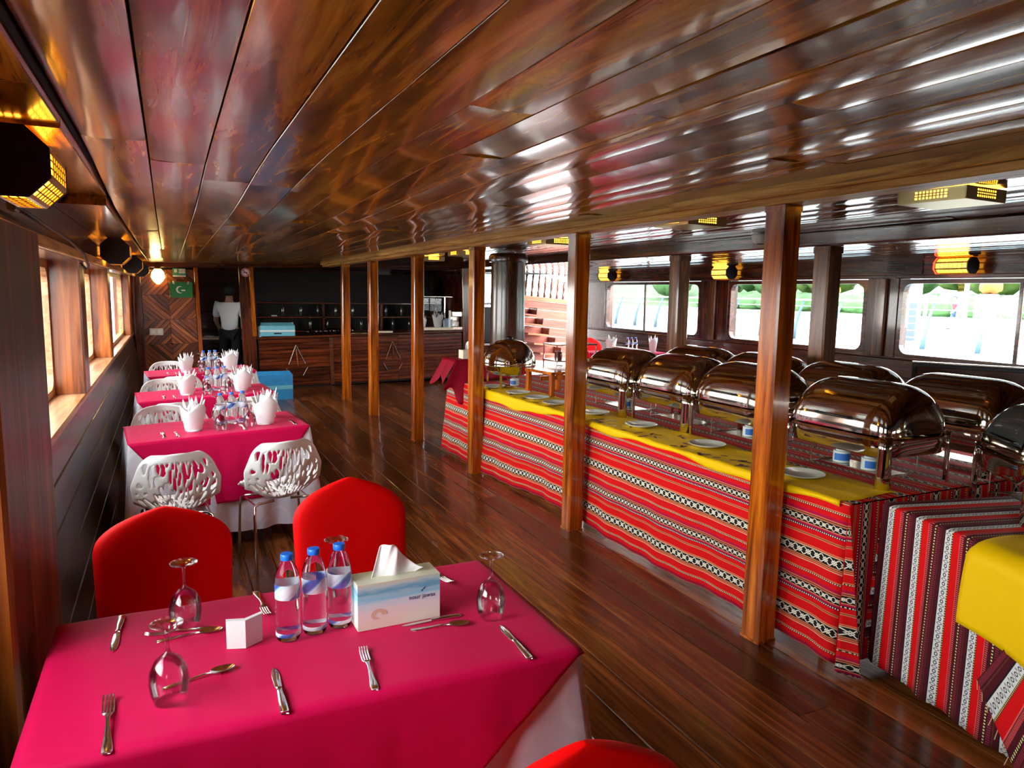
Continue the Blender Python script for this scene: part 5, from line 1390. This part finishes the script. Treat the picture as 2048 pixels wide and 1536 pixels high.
def joints(stride=0, armf=0, bend=.0):
    J = dict(pelvis=(0,0,.95), waist=(0,.01,1.1), chest=(0,.0+bend,1.32), neck=(0,.01+bend*1.4,1.48), jaw=(0,.035+bend*1.6,1.565), head=(0,.02+bend*1.7,1.63), crown=(0,.01+bend*1.7,1.69))
    for s_, sg in (('L', -1), ('R', 1)):
        st = stride*sg
        J['sh'+s_] = (sg*.185, bend, 1.40); J['el'+s_] = (sg*.225, -.04+armf*.12-st*.3, 1.13); J['wr'+s_] = (sg*.205, .06+armf*.24-st*.45, .92+armf*.14); J['ha'+s_] = (sg*.2, .1+armf*.3-st*.5, .86+armf*.13)
        J['hi'+s_] = (sg*.095, 0, .9); J['kn'+s_] = (sg*.105, .02+st*.55, .5); J['an'+s_] = (sg*.105, -.02+st*1.0 if st < 0 else -.02+st*.9, .09+(.05 if st < 0 else 0)); J['to'+s_] = (sg*.115, .11+(st*1.0 if st < 0 else st*.9), .04+(.03 if st < 0 else 0))
    return J
person('person in a white shirt and dark trousers seen from behind in the doorway', (.93, 13.35, -.035), math.radians(-12), (.75,.76,.78), (.01,.01,.014), joints(0, .6, .02))

# pantry worktop inside the doorway
o = thing('pantry_worktop', 'pale worktop inside the dark doorway beside the person', 'worktop', (.45, 13.9, -.05))
q = MB(); q.chbox(-.45, .9, -.25, .3, .80, .83, 'X', .004); q.build('top', M_cream, o)
q = MB(); q.box(-.43, .88, -.2, .28, .4, .44); q.build('shelf', M_dwoodx, o)
for xx in (-.42, .87): q = MB(); q.chbox(xx-.02, xx+.02, -.2, .28, .0, .8, 'Z', .004); q.build('side_panel', M_dwoodx, o)
o = thing('dish', 'shallow white dish on the pantry worktop', 'dish', (.62, 13.78, .782)); q = MB(); q.lathe([(.05,0),(.09,.03),(.086,.03),(.048,.006),(.001,.006)], 20); q.build('bowl', M_white, o, smooth=True)

# ------------------------------------------------------------------ left header fittings
o = thing('emergency_light', 'small pale grey emergency light on the left header beam', 'light fitting', (-.462, 3.05, 1.97), (0,0,0))
q = MB(); q.chbox(0, .03, -.12, .12, -.035, .035, 'Y', .006); q.build('housing', plain('grey_green_plastic', (.22,.25,.18), .4), o); q = MB(); q.box(.03, .033, -.1, .1, -.022, .022); q.build('diffuser', M_sign, o)
o = thing('cable', 'black cable looping along the left header beam', 'cable', (0,0,0)); 
q = MB(); q.tube([(-.435,2.8,1.90),(-.432,3.5,1.885),(-.43,4.2,1.87),(-.425,4.8,1.83),(-.43,5.1,1.77),(-.45,5.2,1.75),(-.47,5.1,1.78)], .008, 6); q.build('cord', M_black, o, smooth=True)
q = MB(); q.chbox(-.445, -.42, 2.75, 2.83, 1.88, 1.92, 'Y', .004); q.build('junction_box', M_black, o)
o = thing('ceiling_speaker', 'small pale round fitting on the right ceiling beside the nearest post', 'fitting', (4.02, 4.2, 2.04)); q = MB(); q.lathe([(.03,0),(.055,.012),(.065,.05),(.065,.069)], 18); q.build('housing', M_sign, o, smooth=True); q = MB(); q.lathe([(.001,-.008),(.02,-.004),(.029,0)], 14); q.build('lens', M_black, o, smooth=True)
o = thing('vent_grille', 'dark louvred vent beside the red-ended lantern over the right window', 'vent', (7.045, 5.25, 1.975))
q = MB(); q.box(.005, .014, -.2, .2, -.07, .07); q.build('backing', M_black, o)
for k_ in range(6): q = MB(); q.chbox(-.008, .006, -.2, .2, -.07+k_*.024, -.058+k_*.024, 'Y', .003); q.build('louvre', M_dwoody, o)
# black framed menu board at the far right
o = thing('menu_board', 'black metal framed board standing before the nearest right-hand window', 'board', (5.55, 3.38, 0), (0,0,math.radians(-60)))
q = MB()
for (x0, x1, z0, z1) in ((-.5, .5, 1.12, 1.15), (-.5, .5, .58, .61), (-.5, -.47, .0, 1.12), (.47, .5, .0, 1.12)): q.chbox(x0, x1, -.015, .015, z0, z1, 'Z' if z1-z0 > .1 else 'X', .004)
q.build('frame', M_black, o); q = MB(); q.box(-.47, .47, -.004, .004, .61, 1.12); q.build('panel', M_dwoodx, o)
q = MB(); q.chbox(-.5, .5, -.018, .018, 1.151, 1.163, 'X', .003); q.build('top_rail', M_steelb, o)
for sx_ in (-.485, .485): q = MB(); q.chbox(sx_-.015, sx_+.015, -.2, .2, 0, .03, 'Y', .004); q.build('foot', M_black, o)

# far right dining table with napkins
ft = thing('dining_table', 'far dining table by the right-hand windows beyond the chafing dishes', 'table', (6.35, 9.4, 0), (0,0,0), 'dining tables on the far right')
q = MB(); q.chbox(-.6, .6, -.35, .35, .73, .756, 'Z', .02); q.build('tabletop', M_dwoodx, ft)
for sx_ in (-.5, .5):
    for sy_ in (-.28, .28): q = MB(); q.tube([(sx_, sy_, 0), (sx_, sy_, .73)], .016, 8); q.build('leg', M_steelb, ft)
drape('crimson cloth on the far right dining table', (6.35, 9.4, 0), (0,0,0), 1.21, .71, .763, .5, M_pink, 9)
napkin('white fan-folded napkin on the far right table, left one', (6.05, 9.3, .764), .3, 1.0); napkin('white fan-folded napkin on the far right table, right one', (6.78, 9.25, .764), 1.0, 1.0)
for k_, pos in enumerate(('left', 'middle', 'right')): dup(B0, (6.38+.075*k_, 9.35, .764), (0,0,k_), '%s one of the water bottles on the far right table' % pos)
red_chair('red covered chair top showing beyond the far right table', (6.3, 10.25, 0), 0, .93); red_chair('red covered chair left of the far right table, beside the dark far post', (5.42, 9.0, 0), math.radians(90), .9)

# ------------------------------------------------------------------ outside: red boarding stair seen through the open back
M_orange = wood('orange_paint_wood', [(.2,.035,.006),(.3,.065,.014),(.36,.1,.03)], rough=.5, axis='X', var=.15); M_salmon = wood('salmon_planks', [(.17,.03,.014),(.24,.05,.026),(.29,.08,.04)], rough=.6, axis='X', var=.12)
st = thing('boarding_stair', 'orange-red boarding stair with turned balusters outside the open back', 'stair', (7.0, 14.1, 0), (0, math.radians(5), 0))
for k_ in range(7):
    q = MB(); q.chbox(-.6, 1.6, 0, .03, .2+k_*.185, .2+(k_+1)*.185-.006, 'X', .005); q.build('plank', M_salmon, st)
q = MB(); q.chbox(-.6, 1.6, -.04, .06, 1.495, 1.58, 'X', .01); q.build('top_beam', M_orange, st)
q = MB(); q.chbox(-.6, 1.6, -.03, .05, 2.12, 2.18, 'X', .012); q.build('handrail', M_orange, st)
for k_ in range(13):
    x = -.5+k_*.155; q = MB(); q.lathe([(.026,1.58),(.026,1.63),(.036,1.66),(.02,1.7),(.03,1.78),(.036,1.85),(.023,1.95),(.033,2.0),(.02,2.04),(.026,2.12)], 8, c=(x, .01, 0)); q.build('baluster', M_dwood, st, smooth=True)
for k_ in range(5):
    q = MB(); q.chbox(-.55+.17*k_, -.05+.17*k_, -.35, 0, 1.15-.2*k_, 1.19-.2*k_, 'X', .006); q.build('tread', M_orange, st)
    q = MB(); q.chbox(-.06+.17*k_, -.03+.17*k_, -.35, 0, 1.19-.2*k_, 1.33-.2*k_, 'Z', .005); q.build('riser_board', M_dwoodx, st)
q = MB(); q.box(4.0, 9.5, 12.75, 17, -.35, -.3); struct(q.build('quay_ramp', plain('ramp_concrete', (.5,.5,.48), .8)))
# ------------------------------------------------------------------ outside: water, promenade, railing, trees
q = MB(); q.box(-60, 18.5, -60, 120, -1.6, -1.5); struct(q.build('harbour_water', plain('sea_water', (.05,.09,.1), .12, bump=.4, bscale=2)))
q = MB(); q.box(18.5, 110, -60, 140, -1.6, .1); prom = struct(q.build('promenade', plain('pale_paving', (.34,.335,.325), .8, bump=.1, bscale=2)))
q = MB(); q.box(50, 58, -60, 140, .1, .11); struct(q.build('road', plain('asphalt_pale', (.45,.46,.5), .8)))
q = MB(); q.box(47.5, 50, -60, 140, .1, .14); struct(q.build('grass_strip', plain('grass_verge', (.07,.12,.03), .9, var=.4, bscale=3)))
q = MB(); q.add([(58,-60,.1),(58,140,.1),(75,140,4),(75,-60,4)], [(0,3,2,1)]); struct(q.build('grass_bank', plain('bank_grass', (.035,.085,.018), .9, var=.5, bscale=.8)))
M_rail = plain('railing_paint', (.5,.55,.56), .4); M_railb = plain('railing_post_blue', (.03,.075,.11), .45)
rl = thing('promenade_railing', 'pale promenade railing with curved blue-grey posts across the quay', 'railing', (21.2, 0, .1))
for k_, zz in enumerate((1.45, 1.22, 1.0, .78, .56, .34)):
    q = MB(); q.tube([(.35-.0*k_ - (.32-.30*(zz/1.45)**2 if True else 0), -6, zz), (.35-(.32-.30*(zz/1.45)**2), 70, zz)], .035 if k_ == 0 else .014, 6); q.build('rail', M_rail, rl)
for k_ in range(40):
    y = -4+k_*1.72; q = MB(); q.tube([(-.08, y, 0), (-.05, y, .35), (.03, y, .7), (.16, y, 1.05), (.33, y, 1.42)], [.085, .075, .062, .05, .035], 6); q.build('railing_post', M_railb, rl, smooth=True)
M_leaf = plain('tree_leaves', (.035,.10,.022), .8, var=.7, bscale=2.2, bump=.6); M_leaf2 = plain('tree_leaves_light', (.06,.11,.018), .8, var=.6, bscale=2.5, bump=.6); M_bark = plain('bark', (.35,.28,.22), .9)
def blob(r, seed, nu=20, nv=12, sq=.8):
    rr = random.Random(seed); ph = [rr.uniform(0, 6) for _ in range(6)]
    def f(u, v):
        a, b = u*2*PI, v*PI
        k_ = 1+.13*math.sin(3*a+ph[0])*math.sin(2*b+ph[1])+.1*math.sin(7*a+ph[2])*math.sin(5*b+ph[3])+.07*math.sin(11*a+ph[4])*math.sin(9*b+ph[5])
        return (r*k_*math.sin(b)*math.cos(a), r*k_*math.sin(b)*math.sin(a), -r*sq*k_*math.cos(b))
    q = MB(); q.grid(f, nu, nv); return q
TR = [(64, 10, 2.5, 1), (63.5, 17.5, 2.5, 0), (64, 25, 2.3, 1), (63.5, 32.5, 2.5, 0), (64, 40.5, 2.6, 1), (64, 48.5, 2.5, 0), (63.5, 56.5, 2.5, 1), (64, 65, 2.6, 0), (64, 74, 2.7, 1), (64, 84, 2.8, 0)]
for k_, (x, y, r, kd) in enumerate(TR):
    o = thing('promenade_tree', '%s tree on the bank beyond the promenade, %s from the right' % (('dark green', 'yellow-green')[kd], ORDN[k_]), 'tree', (x, y, .9), group='trees on the bank')
    q = MB(); q.tube([(0,0,-.3),(.1,.05,1.2),(0,.1,2.4)], [.16,.13,.1], 8); q.build('trunk', M_bark, o, smooth=True)
    for j in range(4):
        b_ = blob(r*(.75 if j else 1), k_*7+j); b_.build('crown', M_leaf if kd == 0 else M_leaf2, o, loc=(random.uniform(-1,1), (j-1.5)*r*.45, 2.9+random.uniform(-.3,.5)), smooth=True)
hg = thing('hedge', 'long clipped green hedge along the bank beyond the road', 'hedge', (59.2, 30, .1))
for k_ in range(22):
    b_ = blob(1.6, 90+k_, 16, 9); b_.build('hedge_clump', M_leaf, hg, loc=(random.uniform(-.3,.3), -36+k_*3.6, .9), smooth=True).scale = (.8, 1.5, .8)
o = thing('lamp_column', 'pale lamp column on the promenade behind the railing', 'lamp post', (42, 27.2, .1)); q = MB(); q.tube([(0,0,0),(0,0,5.5)], [.14,.1], 10); q.build('shaft', M_rail, o, smooth=True); q = MB(); q.lathe([(.25,0),(.2,.25),(.14,.3)], 10); q.build('base', M_rail, o)
o = thing('totem_sign', 'grey-blue totem sign with a white top seen through the middle window', 'sign', (25.1, 18.4, .1), (0,0,math.radians(20)))
q = MB(); q.chbox(-.3, .3, -.36, .36, 0, 1.42, 'Z', .03); q.build('plinth', plain('slate_blue', (.03,.045,.065), .5), o); q = MB(); q.chbox(-.29, .29, -.35, .35, 1.42, 2.7, 'Z', .03); q.build('sign_panel', M_sign, o)
q = MB(); q.lathe([(.06,-.1),(.11,-.04),(.07,.06),(.045,.12),(.06,.16),(.03,.22),(.001,.23)], 10, c=(-.3, .0, 2.05)); q.build('black_symbol', M_black, o)
person('person in a red top and blue shorts walking on the promenade', (36.6, 24.2, .1), math.radians(70), (.4,.008,.02), (.02,.05,.16), joints(.25, .3), True)
def bicycle(label, loc, rz, col):
    o = thing('bicycle', label, 'bicycle', loc, (0,0,rz), 'bicycles on the promenade'); mt = plain('bike_paint', col, .4)
    for yy in (-.52, .52):
        q = MB()
        q.tube([(0, yy+.33*math.cos(2*PI*i_/20), .33+.33*math.sin(2*PI*i_/20)) for i_ in range(21)], .022, 6); w_ = q.build('wheel', M_black, o)
        s_ = MB(); [s_.tube([(0, yy, .33), (0, yy+.32*math.cos(2*PI*i_/8), .33+.32*math.sin(2*PI*i_/8))], .004, 4) for i_ in range(8)]; s_.build('spokes', M_chrome, w_)
    q = MB(); 
    for a, b in (((0,-.52,.33),(0,-.18,.85)), ((0,-.52,.33),(0,-.05,.32)), ((0,-.05,.32),(0,-.2,.9)), ((0,-.05,.32),(0,.38,.8)), ((0,-.18,.82),(0,.36,.86)), ((0,.52,.33),(0,.34,.98))): q.tube([a, b], .018, 6)
    q.build('frame', mt, o); q = MB(); q.tube([(-.25,.28,1.02),(0,.36,1.0),(.25,.28,1.02)], .014, 6); q.build('handlebar', M_black, o); q = MB(); q.chbox(-.06, .06, -.32, -.08, .9, .95, 'Y', .02); q.build('saddle', M_black, o)
bicycle('yellow bicycle parked on the promenade beyond the railing', (41.5, 24.6, .1), .25, (.7,.6,.1)); bicycle('blue bicycle parked on the promenade right of the yellow one', (41.2, 23.0, .1), -.2, (.1,.25,.55))
o = thing('orange_bush', 'orange flowering shrub in a dark planter by the lamp column', 'plant', (44.5, 27.4, .1)); blob(.6, 5).build('foliage', plain('orange_flowers', (.3,.1,.012), .8, var=.4, bscale=4), o, loc=(0,0,2.35), smooth=True); q = MB(); q.lathe([(.4,0),(.5,1.75),(.45,1.9)], 12); q.build('planter', plain('slate_planter', (.08,.13,.17), .6), o)
